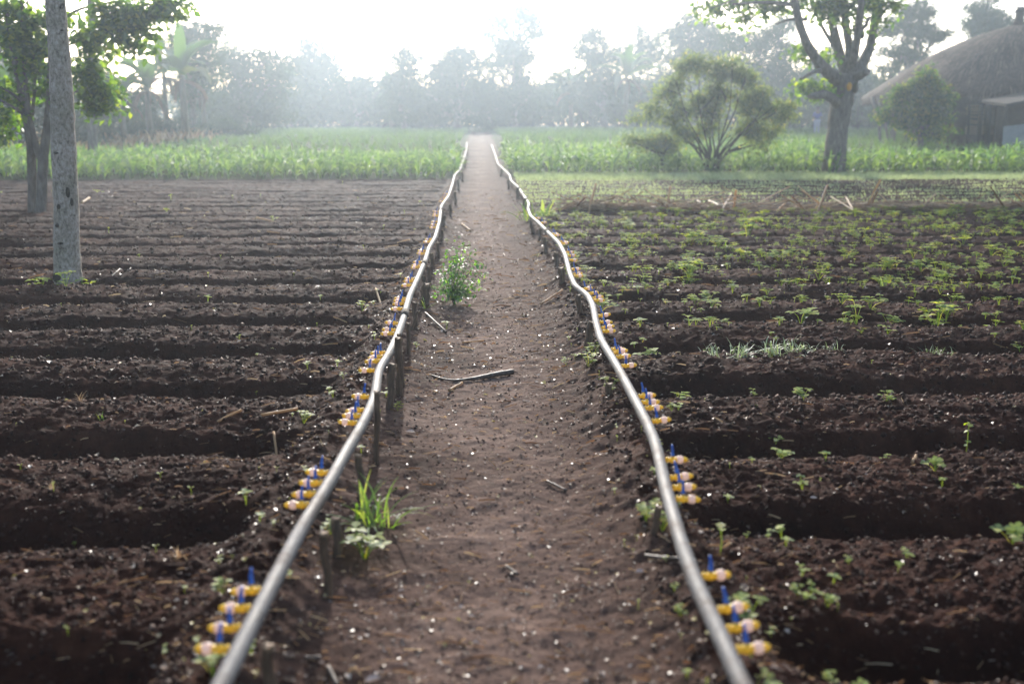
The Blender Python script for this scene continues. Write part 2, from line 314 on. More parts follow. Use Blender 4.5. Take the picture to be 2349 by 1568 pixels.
# ------------------------------------------------------------------ the ground: one grid, split into soil beds, path and outer ground
def build_ground():
    ys = list(np.linspace(-8, 0.6, 10)); y = 0.7
    while y < 30: ys.append(y); y += max(0.0065, y * 0.0024) if y > 1.6 else 0.05
    while y < 400: ys.append(y); y *= 1.012
    ys = np.array(ys)
    half = 0.60 * np.maximum(ys, 0) + 1.7
    s = np.linspace(-1, 1, 861); mult = np.ones_like(s)
    ext = np.array([1.1, 1.3, 1.7, 2.6, 4.5, 8.0]); s = np.r_[-ext[::-1], s, ext]
    X = half[:, None] * s[None]; X = np.clip(X, -240, 240)
    # the outermost columns always reach the edge of the world
    X[:, 0] = -240; X[:, -1] = 240
    for i in range(1, 6): X[:, i] = np.minimum(X[:, i], X[:, 6] - 0.01 * (6 - i)); X[:, -1 - i] = np.maximum(X[:, -1 - i], X[:, -7] + 0.01 * (6 - i))
    Y = np.repeat(ys[:, None], X.shape[1], 1)
    Z = ground_z(X, Y)
    nr, nc = X.shape
    V = np.stack([X, Y, Z], -1).reshape(-1, 3)
    i = np.arange(nr - 1)[:, None]; j = np.arange(nc - 1)[None]
    Q = np.stack([i * nc + j, i * nc + j + 1, (i + 1) * nc + j + 1, (i + 1) * nc + j], -1).reshape(-1, 4)
    cx = V[Q, 0].mean(1); cyy = V[Q, 1].mean(1)
    ax = np.abs(cx - path_c(cyy)) + 0.25 * vnoise(cx * 2.2, cyy * 2.2, 30) + 0.12 * vnoise(cx * 9, cyy * 9, 31)
    isp = (ax < 0.68) & (cyy < 75)
    bed = (cyy < 28.3) & ~isp
    for name, mask, mat in (('path', isp, M['path']), ('plowed_soil', bed, M['soil']), ('ground', ~isp & ~bed, M['far'])):
        q = Q[mask]; u, inv = np.unique(q, return_inverse=True)
        a = Acc(); a.add(V[u], inv.reshape(-1, 4)); tag(link(name, a.build(name, mat, smooth=True)), kind='structure')
build_ground()

# ------------------------------------------------------------------ random samplers in view (density falls off with distance, as seen)
def sample(n, y0, y1, x0=None, x1=None, power=0.0, pad=1.15):
    """points in the field of view; log-uniform in distance, optional x limits"""
    Yv = y0 * (y1 / y0) ** (rng.random(n) ** (1 + power)) ; h = 0.53 * Yv * pad + 0.3
    Xv = (rng.random(n) * 2 - 1) * h + 0.03 * Yv
    if x0 is not None: k = (Xv > x0) & (Xv < x1); Xv, Yv = Xv[k], Yv[k]
    return Xv, Yv
def randR(n, tilt=PI):
    return rotz(rng.random(n) * 2 * PI) @ rotx((rng.random(n) - 0.5) * 2 * tilt) @ rotz(rng.random(n) * 2 * PI)

# soil crumbs
octV = np.array([[1, 0, 0], [-1, 0, 0], [0, 1, 0], [0, -1, 0], [0, 0, 1], [0, 0, -1]], float)
octT = np.array([(4, 0, 2), (4, 2, 1), (4, 1, 3), (4, 3, 0), (5, 2, 0), (5, 1, 2), (5, 3, 1), (5, 0, 3)])
def crumbs(n, name, mat, smin, smax, y0, y1, label, xr=None):
    X, Y = sample(n, y0, y1)
    onp = np.abs(X - path_c(Y)) < 0.6; k = rng.random(len(X)) < np.where(onp, 0.8, 1.0) * np.clip(14 / Y, .25, 1); X, Y, onp = X[k], Y[k], onp[k]
    a = Acc()
    size = (smin + (smax - smin) * rng.random(len(X)) ** 3.4) * np.clip(Y / 4, 0.8, 1.5) * np.where(onp, .42, 1)
    Z = ground_z(X, Y) + size * 0.15
    S = size[:, None] * (0.65 + 0.7 * rng.random((len(X), 3)))
    V = octV * (0.85 + 0.3 * rng.random((6, 1)))
    a.inst(V, np.stack([X, Y, Z], 1), randR(len(X)), S, T=octT)
    return tag(link(name, a.build(name, mat, smooth=True)), label, 'soil', kind='stuff')
crumbs(90000, 'soil_crumbs', M['crumb'], 0.0025, 0.015, 1.6, 22, 'dark brown soil crumbs lying all over the beds and the path')
def glints(n):
    """small flat wet flakes lying almost level: they mirror the low sun"""
    X, Y = sample(n, 1.5, 27); a = Acc(); m = len(X)
    patch = vnoise(X * 1.3, Y * 1.3, 70) + vnoise(X * 5, Y * 5, 71) * .7
    onp = np.abs(X - path_c(Y)) < .95; k = rng.random(m) < np.clip(.32 + 1.1 * patch, .04, 1) * np.where(onp, 1.0, .7); X, Y = X[k], Y[k]; m = len(X)
    s_ = (.0007 + .0010 * rng.random(m) ** 2.2) * np.clip(Y / 3.2, .8, 3.4)
    th = np.arange(6) / 6 * 2 * PI; V = np.vstack([np.stack([np.cos(th), np.sin(th), th * 0], 1), [[0, 0, .12]], np.stack([np.cos(th) * .6, np.sin(th) * .6, th * 0 - .7], 1)])
    T = [(6, q, (q + 1) % 6) for q in range(6)]; Q = [(q, 7 + q, 7 + (q + 1) % 6, (q + 1) % 6) for q in range(6)]
    R = rotz(rng.random(m) * 6.28) @ rotx(rng.normal(0, .19, m)) @ roty(rng.normal(0, .19, m))
    a.inst(V, np.stack([X, Y, ground_z(X, Y) + .003 + s_ * .5], 1), R, np.stack([s_ * (.7 + rng.random(m)), s_, s_ * .7], 1), Q=Q, T=T)
    tag(link('wet_soil_grains', a.build('wet_soil_grains', M['wet'])), 'small wet glinting soil grains scattered over the beds and path', 'soil', kind='stuff')
glints(42000)

# litter: dead leaf bits, straw fibres
leafV = np.array([[0, 0, 0], [-.28, .5, .10], [0, .5, 0], [.28, .5, .10], [0, 1, -.06]], float)
leafQ = np.array([(0, 2, 4, 1), (0, 3, 4, 2)])
def litter():
    a = Acc(); X, Y = sample(26000, 1.6, 24)
    k = rng.random(len(X)) < np.where(np.abs(X - path_c(Y)) < 1.0, 0.95, 0.35); X, Y = X[k], Y[k]
    s = (0.007 + 0.030 * rng.random(len(X)) ** 2.2) * np.clip(Y / 5, 0.8, 1.5)
    a.inst(leafV, np.stack([X, Y, ground_z(X, Y) + 0.004], 1), randR(len(X), 0.5), np.stack([s * (.8 + .8 * rng.random(len(X))), s, s * 2], 1), Q=leafQ)
    tag(link('leaf_litter', a.build('leaf_litter', M['litter'])), 'small curled dead leaf fragments strewn over the soil and the path', 'leaf litter', kind='stuff')
    a = Acc(); X, Y = sample(8500, 1.6, 24)
    k = rng.random(len(X)) < np.where(np.abs(X - path_c(Y)) < 1.3, 0.9, 0.22); X, Y = X[k], Y[k]; n = len(X)
    ln = (0.02 + 0.10 * rng.random(n) ** 2.5) * np.clip(Y / 6, 0.8, 1.8); w = (0.0006 + 0.0019 * rng.random(n) ** 2) * np.clip(Y / 5, 0.8, 2)
    fib = np.array([[-1, -.5, 0], [1, -.5, 0], [0, -.5, 1.5], [-1, 0.05, .6], [1, 0.05, .6], [0, 0.05, 2.1], [-.6, .5, 0], [.6, .5, 0], [0, .5, 1]], float)
    fq = [(0, 1, 4, 3), (1, 2, 5, 4), (2, 0, 3, 5), (3, 4, 7, 6), (4, 5, 8, 7), (5, 3, 6, 8)]
    R = rotz(rng.normal(PI / 2, 0.75, n)) @ rotx((rng.random(n) - .5) * .5)
    a.inst(fib, np.stack([X, Y, ground_z(X, Y) + 0.004], 1), R, np.stack([w, ln, w * 2], 1), Q=fq)
    tag(link('straw_fibres', a.build('straw_fibres', M['straw'])), 'thin dry straw fibres lying loose on beds and path', 'straw', kind='stuff')
litter()

# ------------------------------------------------------------------ twigs lying on path and beds (photo points)
def lying(px_pts, r_px, name, label, cat, mat, group=None, lift=1.0):
    P = []; R = []
    for k, p in enumerate(px_pts):
        w = on_ground(p[0], p[1], 0.0); rr = (p[2] if len(p) > 2 else r_px) * w[1] / FPX
        w[2] = gz(w[0], w[1]) + rr * lift + 0.004; P.append(w); R.append(rr)
    P = np.array(P); L = smooth_line(np.c_[P, R], max(6, len(P) * 4))
    L[:, 2] = np.maximum(L[:, 2], ground_z(L[:, 0], L[:, 1]) + L[:, 3] * 0.3)
    a = Acc(); a.tube(L[:, :3], L[:, 3], 7, jit=0.12)
    return tag(link(name, a.build(name, mat, origin=P[0], smooth=True), loc=P[0]), label, cat, group)
lying([(985, 857, 1.5), (1020, 868, 2.5), (1054, 872, 3), (1102, 864, 5), (1140, 858, 6.5), (1177, 853, 7)], 5, 'fallen_branch', 'dark crooked fallen branch lying across the left half of the path', 'branch', M['twig'])
TW = [([(1030, 893), (1060, 876)], 3, 'short pale stick just below the crooked fallen branch'),
      ([(700, 1520 + 0), (735, 1512)], 6, 'light brown wood chip near the pipe at the bottom'),
      ([(752, 1530), (775, 1567)], 6, 'grey bark strip at the bottom edge left of the path centre'),
      ([(1480, 1292), (1520, 1315), (1562, 1335)], 5, 'grey split stick running under the right pipe'),
      ([(1160, 1288), (1188, 1305)], 3.5, 'small grey stick in the middle of the path'),
      ([(1255, 1098), (1300, 1120)], 3, 'thin grey stick by the path centre, pointing away to the right'),
      ([(500, 972), (555, 960)], 3, 'straw-coloured stalk on a left bed, the shorter of a pair'),
      ([(600, 970), (683, 953)], 3.5, 'straw-coloured stalk on a left bed, the longer of a pair'),
      ([(628, 992), (634, 1018)], 3, 'small white curved twig on the dark slope below the paired stalks'),
      ([(2112, 1018), (2092, 1075)], 3.5, 'upright straw-coloured stalk stuck in a right furrow'),
      ([(1005, 745), (1030, 762), (975, 722)], 2.2, 'bent brown twig beside the left pipe stakes'),
      ([(1060, 780), (1110, 775)], 2, 'short pale twig above the crooked fallen branch'),
      ([(1240, 700), (1290, 685)], 2.2, 'thin pale twig left of the right pipe'),
      ([(880, 730), (905, 745)], 3.5, 'blunt grey stick poking from the bed beside the left valves'),
      ([(862, 672), (875, 690)], 2.5, 'pale stick standing in the furrow left of the left pipe'),
      ([(590, 505), (648, 512)], 1.8, 'long pale stalk lying on a far left bed'),
      ([(240, 652), (300, 610)], 1.5, 'fine curved stem rising beside the grey tree trunk'),
      ([(1240, 520), (1290, 512)], 2.2, 'dark stick lying across the bank beneath the right pipe'),
      ([(1060, 515), (1080, 530)], 2, 'small pale wood splinter on the far part of the path'),
      ([(188, 470), (205, 462)], 3, 'pale dry leaf stalk on the soil right of the grey trunk')]
for pts, r, lab in TW:
    lying(pts, r, 'twig', lab, 'twig', M['straw'] if 'straw' in lab or 'pale' in lab or 'white' in lab else M['twig'], 'loose twigs and sticks')

# a few larger dead leaves
for (px, py, w, lab) in [(855, 1552, 46, 'large pale curled dead leaf at the bottom of the path'), (940, 985, 26, 'pink-white dried leaf right of the left pipe'),
                         (1468, 1325, 26, 'white curled dead leaf left of the right pipe'), (1866, 1150, 18, 'round white petal-like leaf on a right bed'),
                         (1472, 1255, 22, 'orange-brown dead leaf beside the right pipe stake'), (2078, 690, 24, 'reddish brown dead leaf among the bean seedlings'),
                         (920, 1340, 18, 'small pink dead leaf at the left path edge'), (1575, 1540, 24, 'orange spotted dead leaf near the bottom of the right pipe')]:
    p = on_ground(px, py); s = w * p[1] / FPX; a = Acc(); z = gz(p[0], p[1])
    u = np.linspace(0, 1, 7); wid = np.sin(np.clip(u * 0.97 + 0.03, 0, 1) * PI) * 0.32
    V = []; 
    for t, ww in zip(u, wid):
        curl = 0.35 * (t - 0.5) ** 2
        V += [(-ww, t, curl + ww * 0.8), (0, t, curl), (ww, t, curl + ww * 0.6)]
    V = (np.array(V) - [0, .5, 0]) * s @ rotz(rng.random() * 6).T
    Q = [(3 * i + j, 3 * i + j + 1, 3 * i + j + 4, 3 * i + j + 3) for i in range(6) for j in range(2)]
    a.add(V, Q)
    mm = 'litter' + ('_o' if 'orange' in lab or 'red' in lab else '_w')
    if mm not in M: M[mm] = island_mat(mm, [(0, (0.32, 0.11, 0.03)), (1, (0.4, 0.16, 0.05))], 0.4, 0.5, 0.3) if mm[-1] == 'o' else island_mat(mm, [(0, (0.36, 0.28, 0.24)), (1, (0.5, 0.42, 0.38))], 0.35, 0.5, 0.3)
    tag(link('dead_leaf', a.build('dead_leaf', M[mm], smooth=True), loc=(p[0], p[1], z + 0.008)), lab, 'dead leaf', 'larger dead leaves')

# ------------------------------------------------------------------ pipes
PZ = 0.235
LP = [(455, 1668), (510, 1568), (564, 1458), (615, 1359), (650, 1290), (692, 1209), (740, 1134), (761, 1098), (790, 1043), (832, 974), (861, 909), (868, 848), (889, 819), (910, 774), (925, 732), (939, 680), (960, 635), (975, 599), (984, 569), (998, 546), (1008, 510), (1012, 474), (1029, 450), (1037, 426), (1043, 402), (1055, 390), (1060, 376), (1065, 363), (1070, 345), (1071, 327)]
RP = [(1745, 1660), (1699, 1566), (1654, 1458), (1609, 1368), (1573, 1278), (1552, 1209), (1537, 1155), (1522, 1098), (1505, 1017), (1484, 969), (1454, 912), (1424, 855), (1400, 814), (1379, 781), (1367, 739), (1361, 703), (1349, 678), (1319, 657), (1307, 627), (1297, 586), (1283, 559), (1259, 535), (1235, 511), (1217, 496), (1211, 478), (1214, 469), (1199, 445), (1189, 430), (1172, 415), (1170, 403), (1156, 389), (1142, 376), (1138, 361), (1128, 332)]
def pipe(pts, name, label):
    W = np.array([on_ground(x, y, PZ) for x, y in pts])
    ordr = np.argsort(W[:, 1]); W = W[ordr]
    for i in range(1, len(W)): W[i, 1] = max(W[i, 1], W[i - 1, 1] + 0.05)
    near = W[0] + (W[0] - W[1]) / np.linalg.norm(W[0] - W[1]) * 3.0; near[2] = PZ - 0.02
    W = np.vstack([near, W]); L = smooth_line(W, 420)
    root = empty(name, (L[0][0], L[0][1], 0.0), label, 'pipe')
    a = Acc(); a.tube(L, 0.0235, 16)
    link('tube', a.build('tube', M['pipe'], origin=root.location, smooth=True), root)
    return root, L
lroot, LL = pipe(LP, 'irrigation_pipe', 'long grey water pipe on stakes along the left side of the path')
rroot, RL = pipe(RP, 'irrigation_pipe', 'long grey water pipe on stakes along the right side of the path')

# valve meshes (local +X leads away from the pipe)
def lathe(a, prof, m=0, n=12):
    pts = np.array([(x, 0, 0) for x, r in prof]); th = np.arange(n) / n * 2 * PI
    V = np.concatenate([np.stack([np.full(n, x), r * np.cos(th), r * np.sin(th)], 1) for x, r in prof])
    k = len(prof); i = np.arange(k - 1)[:, None] * n; j = np.arange(n)[None]; j2 = (j + 1) % n
    a.add(V, np.stack([i + j, i + n + j, i + n + j2, i + j2], -1).reshape(-1, 4), m=m)
    for e, off in ((0, 0), (1, (k - 1) * n)):
        c = len(prof)
        a.add(np.vstack([V[off:off + n], [[prof[0][0] if e == 0 else prof[-1][0], 0, 0]]]), T=[(n, (jj + 1) % n, jj) if e else (n, jj, (jj + 1) % n) for jj in range(n)], m=m)
a = Acc()
lathe(a, [(-0.008, .0055), (0.004, .0055), (0.004, .009), (0.010, .0095), (0.012, .006), (0.016, .0065), (0.020, .0095), (0.026, .0105), (0.032, .0095), (0.035, .0065), (0.038, .0085), (0.043, .0085)])
lathe(a, [(0.0665, .0075), (0.073, .0085), (0.076, .0080), (0.0765, .0055), (0.082, .0055), (0.083, .0035)])
a.tube([(0.026, 0, .008), (0.026, 0, .015)], .0055, 10)
ME_BODY = a.build('valve_body', M['yellow'], smooth=True)
a = Acc(); a.tube([(0.026, 0, .014), (0.026, 0, .021)], .0068, 10)
a.box((0.026, 0, 0.028), (0.009, 0.005, 0.016)); a.tube([(0.026, 0, .034), (0.0235, 0, .045), (0.023, 0, .052)], [.0042, .0036, .003], 8)
ME_HANDLE = a.build('valve_handle', M['blue'], smooth=True)
a = Acc(); lathe(a, [(0.0432, .0080), (0.0455, .0112), (0.0500, .0122), (0.0600, .0122), (0.0645, .0108), (0.0663, .0080)]); ME_SLEEVE = a.build('valve_sleeve', M['pink'], smooth=True)
a = Acc()
for f, (u, v) in enumerate([(0, 1)]): pass
sph = []
for i in range(5):
    ph = i / 4 * PI; sph.append((math.cos(ph) * -0.003, max(1e-5, math.sin(ph) * 0.003)))
lathe(a, sph, n=8); ME_DROP = a.build('water_drop', M['drop'], smooth=True)
LV = [1490, 1435, 1380, 1329, 1157, 1129, 1103, 1077, 973, 950, 931, 912, 843, 829, 816, 803, 763, 752, 743, 704, 696, 688, 681, 652, 645, 638, 612, 607, 602, 580, 575, 553, 549, 520, 515, 508, 495, 490, 485, 460, 455, 450, 445]
RV = [1497, 1443, 1389, 1340, 1160, 1126, 1093, 1063, 971, 946, 926, 909, 839, 826, 812, 799, 763, 751, 740, 728, 691, 684, 677, 666, 635, 628, 620, 597, 588, 580, 560, 556, 541, 537, 512, 500]
proto = {}
def valves(root, L, ys, sgn):
    for k, py in enumerate(ys):
        # the pipe's point that appears at this photo height
        hh = PZ; Y = on_ground(1103, py, PZ)[1]
        i = int(np.argmin(np.abs(L[:, 1] - Y))); P = L[i]; tg = L[min(i + 1, len(L) - 1)] - L[max(i - 1, 0)]; tg /= np.linalg.norm(tg)
        out_ = np.array([tg[1], -tg[0], 0]) * sgn
        ang = math.atan2(out_[1], out_[0]) * 0.5 + (0 if sgn > 0 else math.copysign(PI, math.atan2(out_[1], out_[0])) * 0.5) + rng.normal(0, 0.05)
        pos = P + np.array([math.cos(ang), math.sin(ang), 0]) * 0.0225
        b = link('valve', ME_BODY, root); b.location = pos - np.array(root.location); b.scale = (1.06, 1.28, 1.28)
        b.rotation_euler = (rng.normal(0, 0.16), -0.03 - (0.06 if sgn > 0 else -0.04) + rng.normal(0, 0.06), ang)
        link('handle', ME_HANDLE, b); link('sleeve', ME_SLEEVE, b)
        if rng.random() < 0.7 and py > 700: link('water_drop', ME_DROP, b).location = (0.080 if rng.random() < .6 else 0.055, 0, -0.0075 if rng.random() < .6 else -0.013)
valves(lroot, LL, LV, -1); valves(rroot, RL, RV, 1)
# dark wire ties / joints where sections of pipe meet
for root, L, pys in ((lroot, LL, (605, 480, 722)), (rroot, RL, (432, 446, 530))):
    for py in pys:
        Y = on_ground(1103, py, PZ)[1]; i = int(np.argmin(np.abs(L[:, 1] - Y)))
        a = Acc(); a.tube(L[i - 1:i + 2], 0.0275, 14); link('joint_band', a.build('joint_band', M['bark_dark'], origin=root.location, smooth=True), root)

# ------------------------------------------------------------------ stakes
LS = [(592, 1480, 1600, 32), (752, 1218, 1342, 22), (775, 1192, 1250, 24), (822, 1046, 1130, 18), (845, 898, 1046, 14), (884, 838, 925, 19), (917, 775, 895, 18), (922, 766, 876, 10), (926, 741, 805, 9), (934, 715, 757, 7), (941, 695, 746, 12), (973, 650, 690, 19), (979, 611, 648, 8), (966, 633, 676, 8), (984, 580, 622, 9), (997, 556, 590, 8), (1010, 528, 556, 7), (1018, 495, 524, 7), (1034, 470, 495, 7), (1045, 440, 468, 6), (1052, 412, 436, 6), (1061, 395, 415, 5), (1067, 366, 384, 4)]
RS = [(1527, 1160, 1242, 17), (1417, 878, 925, 17), (1364, 738, 808, 17), (1349, 676, 735, 13), (1354, 656, 700, 11), (1329, 655, 690, 9), (1301, 614, 663, 14), (1277, 580, 622, 12), (1252, 545, 588, 9), (1238, 525, 560, 7), (1228, 505, 540, 7), (1206, 455, 492, 8), (1190, 430, 462, 8), (1168, 412, 436, 6), (1150, 388, 404, 5)]
def stake(px, pt, pb, w, label, group):
    b = on_ground(px, pb, 0.03); zb = gz(b[0], b[1]); t = at(px, pt, b[1]); r = w / 2 * b[1] / FPX
    lean = rng.normal(0, 0.012, 2)
    # stand it clear of the pipe
    Lx = LL if px < 1103 else RL; i = int(np.argmin(np.abs(Lx[:, 1] - b[1]))); dx = b[0] - Lx[i, 0]; inner = 1 if px < 1103 else -1
    if abs(dx) < 0.026 + r: b[0] = Lx[i, 0] + inner * (0.025 + r) 
    top = min(t[2], 0.42 + float(rise(b[1])))
    root = empty('wooden_stake', (b[0], b[1], zb), label, 'stake', group)
    n = 7; zz = np.linspace(zb - 0.08, top, n); th = rng.random() * 3
    P = np.stack([b[0] + lean[0] * np.linspace(-1, 1, n) + 0.25 * r * np.sin(np.arange(n) * 1.9 + th), b[1] + lean[1] * np.linspace(-1, 1, n), zz], 1)
    a = Acc(); a.tube(P, r * (0.92 + 0.16 * rng.random(n)), 9, cap=False, jit=0.08); link('shaft', a.build('shaft', M['stake'], origin=root.location, smooth=True), root)
    a = Acc(); nn = 9; th = np.arange(nn) / nn * 2 * PI; rr = r * 1.0
    top_v = np.stack([P[-1, 0] + rr * np.cos(th), P[-1, 1] + rr * np.sin(th), P[-1, 2] + rr * (0.25 * np.cos(th * 2 + 1) + 0.2 * rng.random(nn))], 1)
    low = np.stack([P[-1, 0] + rr * 1.02 * np.cos(th), P[-1, 1] + rr * 1.02 * np.sin(th), np.full(nn, P[-1, 2] - 0.6 * r)], 1)
    a.add(np.vstack([low, top_v, [[P[-1, 0], P[-1, 1], P[-1, 2] + 0.1 * r]]]), [(j, (j + 1) % nn, nn + (j + 1) % nn, nn + j) for j in range(nn)], [(2 * nn, nn + j, nn + (j + 1) % nn) for j in range(nn)])
    link('cut_end', a.build('cut_end', M['stake_cut'], origin=root.location), root)
ORD = 'first second third fourth fifth sixth seventh eighth ninth tenth eleventh twelfth thirteenth fourteenth fifteenth sixteenth seventeenth eighteenth nineteenth twentieth'.split() + ['twenty-first', 'twenty-second', 'twenty-third', 'twenty-fourth']
for S, side in ((LS, 'left'), (RS, 'right')):
    for k, s_ in enumerate(S):
        thick = 'thick' if s_[3] * on_ground(s_[0], s_[2])[1] > 95 else 'thin'
        stake(*s_, f'{thick} brown wooden stake, {ORD[k]} from the camera beside the {side} pipe', 'stakes holding up the two pipes')

# ------------------------------------------------------------------ plants
def strip(a, base, az, length, width, up, droop, seg=5, m=0, vfold=0.25, twist=0.0):
    """an arching leaf: starts at angle up above the horizon and bends down"""
    u = np.linspace(0, 1, seg + 1); ang = up - droop * u ** 1.3
    d = np.stack([np.cos(ang), np.sin(ang)], 1) * length / seg
    h = np.r_[0, np.cumsum(d[:-1, 0])]; z = np.r_[0, np.cumsum(d[:-1, 1])]
    w = width * np.sin(np.clip(0.12 + u * 0.88, 0, 1) * PI) ** 0.7; w[-1] = width * 0.05
    ca, sa = math.cos(az), math.sin(az)
    ctr = np.stack([base[0] + ca * h, base[1] + sa * h, base[2] + z], 1); sd = np.array([-sa, ca, 0])
    V = np.concatenate([np.stack([c - sd * ww / 2 + [0, 0, vfold * ww * (1 + twist)], c, c + sd * ww / 2 + [0, 0, vfold * ww * (1 - twist)]]) for c, ww in zip(ctr, w)])
    Q = [(3 * i + j, 3 * i + j + 1, 3 * i + j + 4, 3 * i + j + 3) for i in range(seg) for j in range(2)]
    a.add(V, Q, m=m)
def maize_acc(seed):
    r = np.random.default_rng(seed); a = Acc(); H = 0.42 + 0.1 * r.random(); az = r.random() * 6
    a.tube([(0, 0, -0.03), (0.01, 0, H * .5), (0.0, 0.01, H)], [0.012, 0.010, 0.006], 4, cap=False)
    nl = 9
    for i in range(nl):
        z = 0.03 + H * i / nl; strip(a, (0, 0, z), az + PI * (i % 2) + r.normal(0, .5), 0.34 + 0.22 * math.sin(PI * (i + 1) / nl) + .05 * r.random(), 0.065 + 0.02 * r.random(), 1.2 - 0.35 * r.random(), 1.6 + 1.1 * r.random(), 5, vfold=.3)
    strip(a, (0, 0, H), az, 0.30, 0.035, 1.45, 0.5, 4)
    return a
MZ = [maize_acc(100 + i) for i in range(6)]; MZM = [x.build('maize_plant', M['maize'], smooth=True) for x in MZ]
def acc_arrays(a): return np.vstack(a.V), (np.vstack(a.Q) if a.Q else None), (np.vstack(a.T) if a.T else None)
def field(protos, meshes, mat, X, Y, S, name, label, cat, group, nind, stuff_name, stuff_label, dz=0.0, zs=1.0):
    o_ = np.argsort(Y / S if np.ndim(S) else Y); X, Y, S = X[o_], Y[o_], S[o_]; Z = ground_z(X, Y) + dz; rot = rng.random(len(X)) * 2 * PI; v = rng.integers(0, len(protos), len(X))
    for i in range(min(nind, len(X))):
        o = link(name, meshes[v[i]], loc=(X[i], Y[i], Z[i])); o.rotation_euler = (rng.normal(0, .06), rng.normal(0, .06), rot[i]); o.scale = (S[i], S[i], S[i] * zs)
        tag(o, label, cat, group)
    if len(X) > nind:
        a = Acc(); X, Y, Z, S, rot, v = X[nind:], Y[nind:], Z[nind:], S[nind:], rot[nind:], v[nind:]
        R = rotz(rot) @ rotx(rng.normal(0, .08, len(X)))
        for k, p in enumerate(protos):
            V, Q, T = acc_arrays(p); mk = v == k
            a.inst(V, np.stack([X, Y, Z], 1)[mk], R[mk], np.stack([S[mk], S[mk], S[mk] * zs], 1), Q=Q, T=T)
        tag(link(stuff_name, a.build(stuff_name, mat, smooth=True)), stuff_label, cat, kind='stuff')
def rows(x0, x1, y0, y1, dx, dy, jit=0.1):
    gy = np.arange(y0, y1, dy); P = []
    for y in gy:
        gx = np.arange(x0, x1, dx) + rng.random() * dx
        P.append(np.stack([gx + rng.normal(0, jit * .7, len(gx)), y + rng.normal(0, jit, len(gx))], 1))
    P = np.vstack(P); k = np.abs(P[:, 0] - 0.03 * P[:, 1]) < 0.56 * P[:, 1] + 1.0; return P[k, 0], P[k, 1]
X, Y = rows(-22, -.78, 28.3, 35.3, 0.30, 0.62)
S = .86 + 0.25 * vnoise(X * .4, Y * .4, 41) + rng.normal(0, .08, len(X)) + 0.12 * sstep(8, 15, -X) 
field(MZ, MZM, M['maize'], X, Y, S, 'maize_plant', 'waist-high maize plant at the front of the left maize field', 'maize plant', 'maize plants left of the path', 150, 'maize_crop', 'rest of the green maize standing behind the front rows on the left')
X, Y = rows(.95, 26, 29.6, 39, 0.32, 0.66)
hutk = ~((X > 12.5) & (Y > 33.2)); X, Y = X[hutk], Y[hutk]
S = .92 + 0.3 * vnoise(X * .4, Y * .4, 42) + rng.normal(0, .08, len(X)) + 0.1 * sstep(5, 14, X)
field(MZ, MZM, M['maize'], X, Y, S, 'maize_plant', 'waist-high maize plant at the front of the right maize field', 'maize plant', 'maize plants right of the path', 150, 'maize_crop', 'rest of the green maize reaching back to the thatched hut')

# low far crop + grass
def tuft_acc(seed, n, L, w, spread=.5, droop=1.2):
    r = np.random.default_rng(seed); a = Acc()
    for i in range(n):
        strip(a, (r.normal(0, .02) * L * 4, r.normal(0, .02) * L * 4, -0.005), r.random() * 6.28, L * (.6 + .6 * r.random()), w * (.7 + .6 * r.random()), PI / 2 - spread * r.random(), droop * r.random() + .2, 4)
    return a
TF = [tuft_acc(200 + i, 8, 0.28, 0.022, .8) for i in range(4)]
def tufts(protos, X, Y, S, mat, name, label, cat='grass'):
    a = Acc(); v = rng.integers(0, len(protos), len(X)); R = rotz(rng.random(len(X)) * 6.28); Z = ground_z(X, Y)
    for k, p in enumerate(protos):
        V, Q, T = acc_arrays(p); mk = v == k; a.inst(V, np.stack([X, Y, Z], 1)[mk], R[mk], S[mk], Q=Q, T=T)
    return tag(link(name, a.build(name, mat, smooth=True)), label, cat, kind='stuff')
X, Y = rows(-48, -1.0, 35.8, 92, 0.42, 0.72, .15); tufts(TF, X, Y, 1.0 + rng.random(len(X)) * .6, M['crop'], 'low_crop', 'pale low green crop in the hazy field beyond the left maize', 'crop')
X, Y = rows(1.3, 50, 39.5, 92, 0.46, 0.8, .15); tufts(TF, X, Y, 1.1 + rng.random(len(X)) * .8, M['crop'], 'low_crop', 'hazy low greenery beyond the right maize field', 'crop')
TG = [tuft_acc(210 + i, 6, 0.09, 0.005, .7) for i in range(4)]
n = 6000; Y = 27.2 + 2.8 * rng.random(n); X = 1.0 + rng.random(n) * 18
tufts(TG, X, Y, 1.1 + rng.random(n) * .9, M['onion'], 'short_grass', 'strip of pale short grass at the foot of the right maize')
# dry brown grass at the far left
X, Y = rows(-40, -14, 36, 62, 0.5, 0.8, .2); tufts(TF, X, Y, 1.6 + rng.random(len(X)) * 1.6, M['straw'], 'dry_grass', 'tall brownish dry grass below the banana plants at far left')

# onion-like shoots in rows on the far right beds
P = []
for y in np.arange(18.9, 27.6, 0.09):
    u = ((y - 3.42) / BEDP) % 1
    gx = np.arange(1.0, 17, 0.032 if u > .78 else .11); gx = gx[rng.random(len(gx)) < (1 if u > .78 else .22 + .6 * (gx < 4))]; P.append(np.stack([gx + rng.normal(0, .03, len(gx)), np.full(len(gx), y) + rng.normal(0, .02, len(gx))], 1))
P = np.vstack(P); P = P[np.abs(P[:, 0] - .03 * P[:, 1]) < .55 * P[:, 1] + .5]
TO = [tuft_acc(220 + i, 3, 0.058, 0.008, .35, .5) for i in range(4)]
tufts(TO, P[:, 0], P[:, 1], (.75 + rng.random(len(P)) * .4) * np.where(((P[:, 1] - 3.42) / BEDP) % 1 > .78, 1.25, .8), M['onion'], 'onion_seedlings', 'thin pale shoots sown in close rows on the far right beds', 'seedlings')

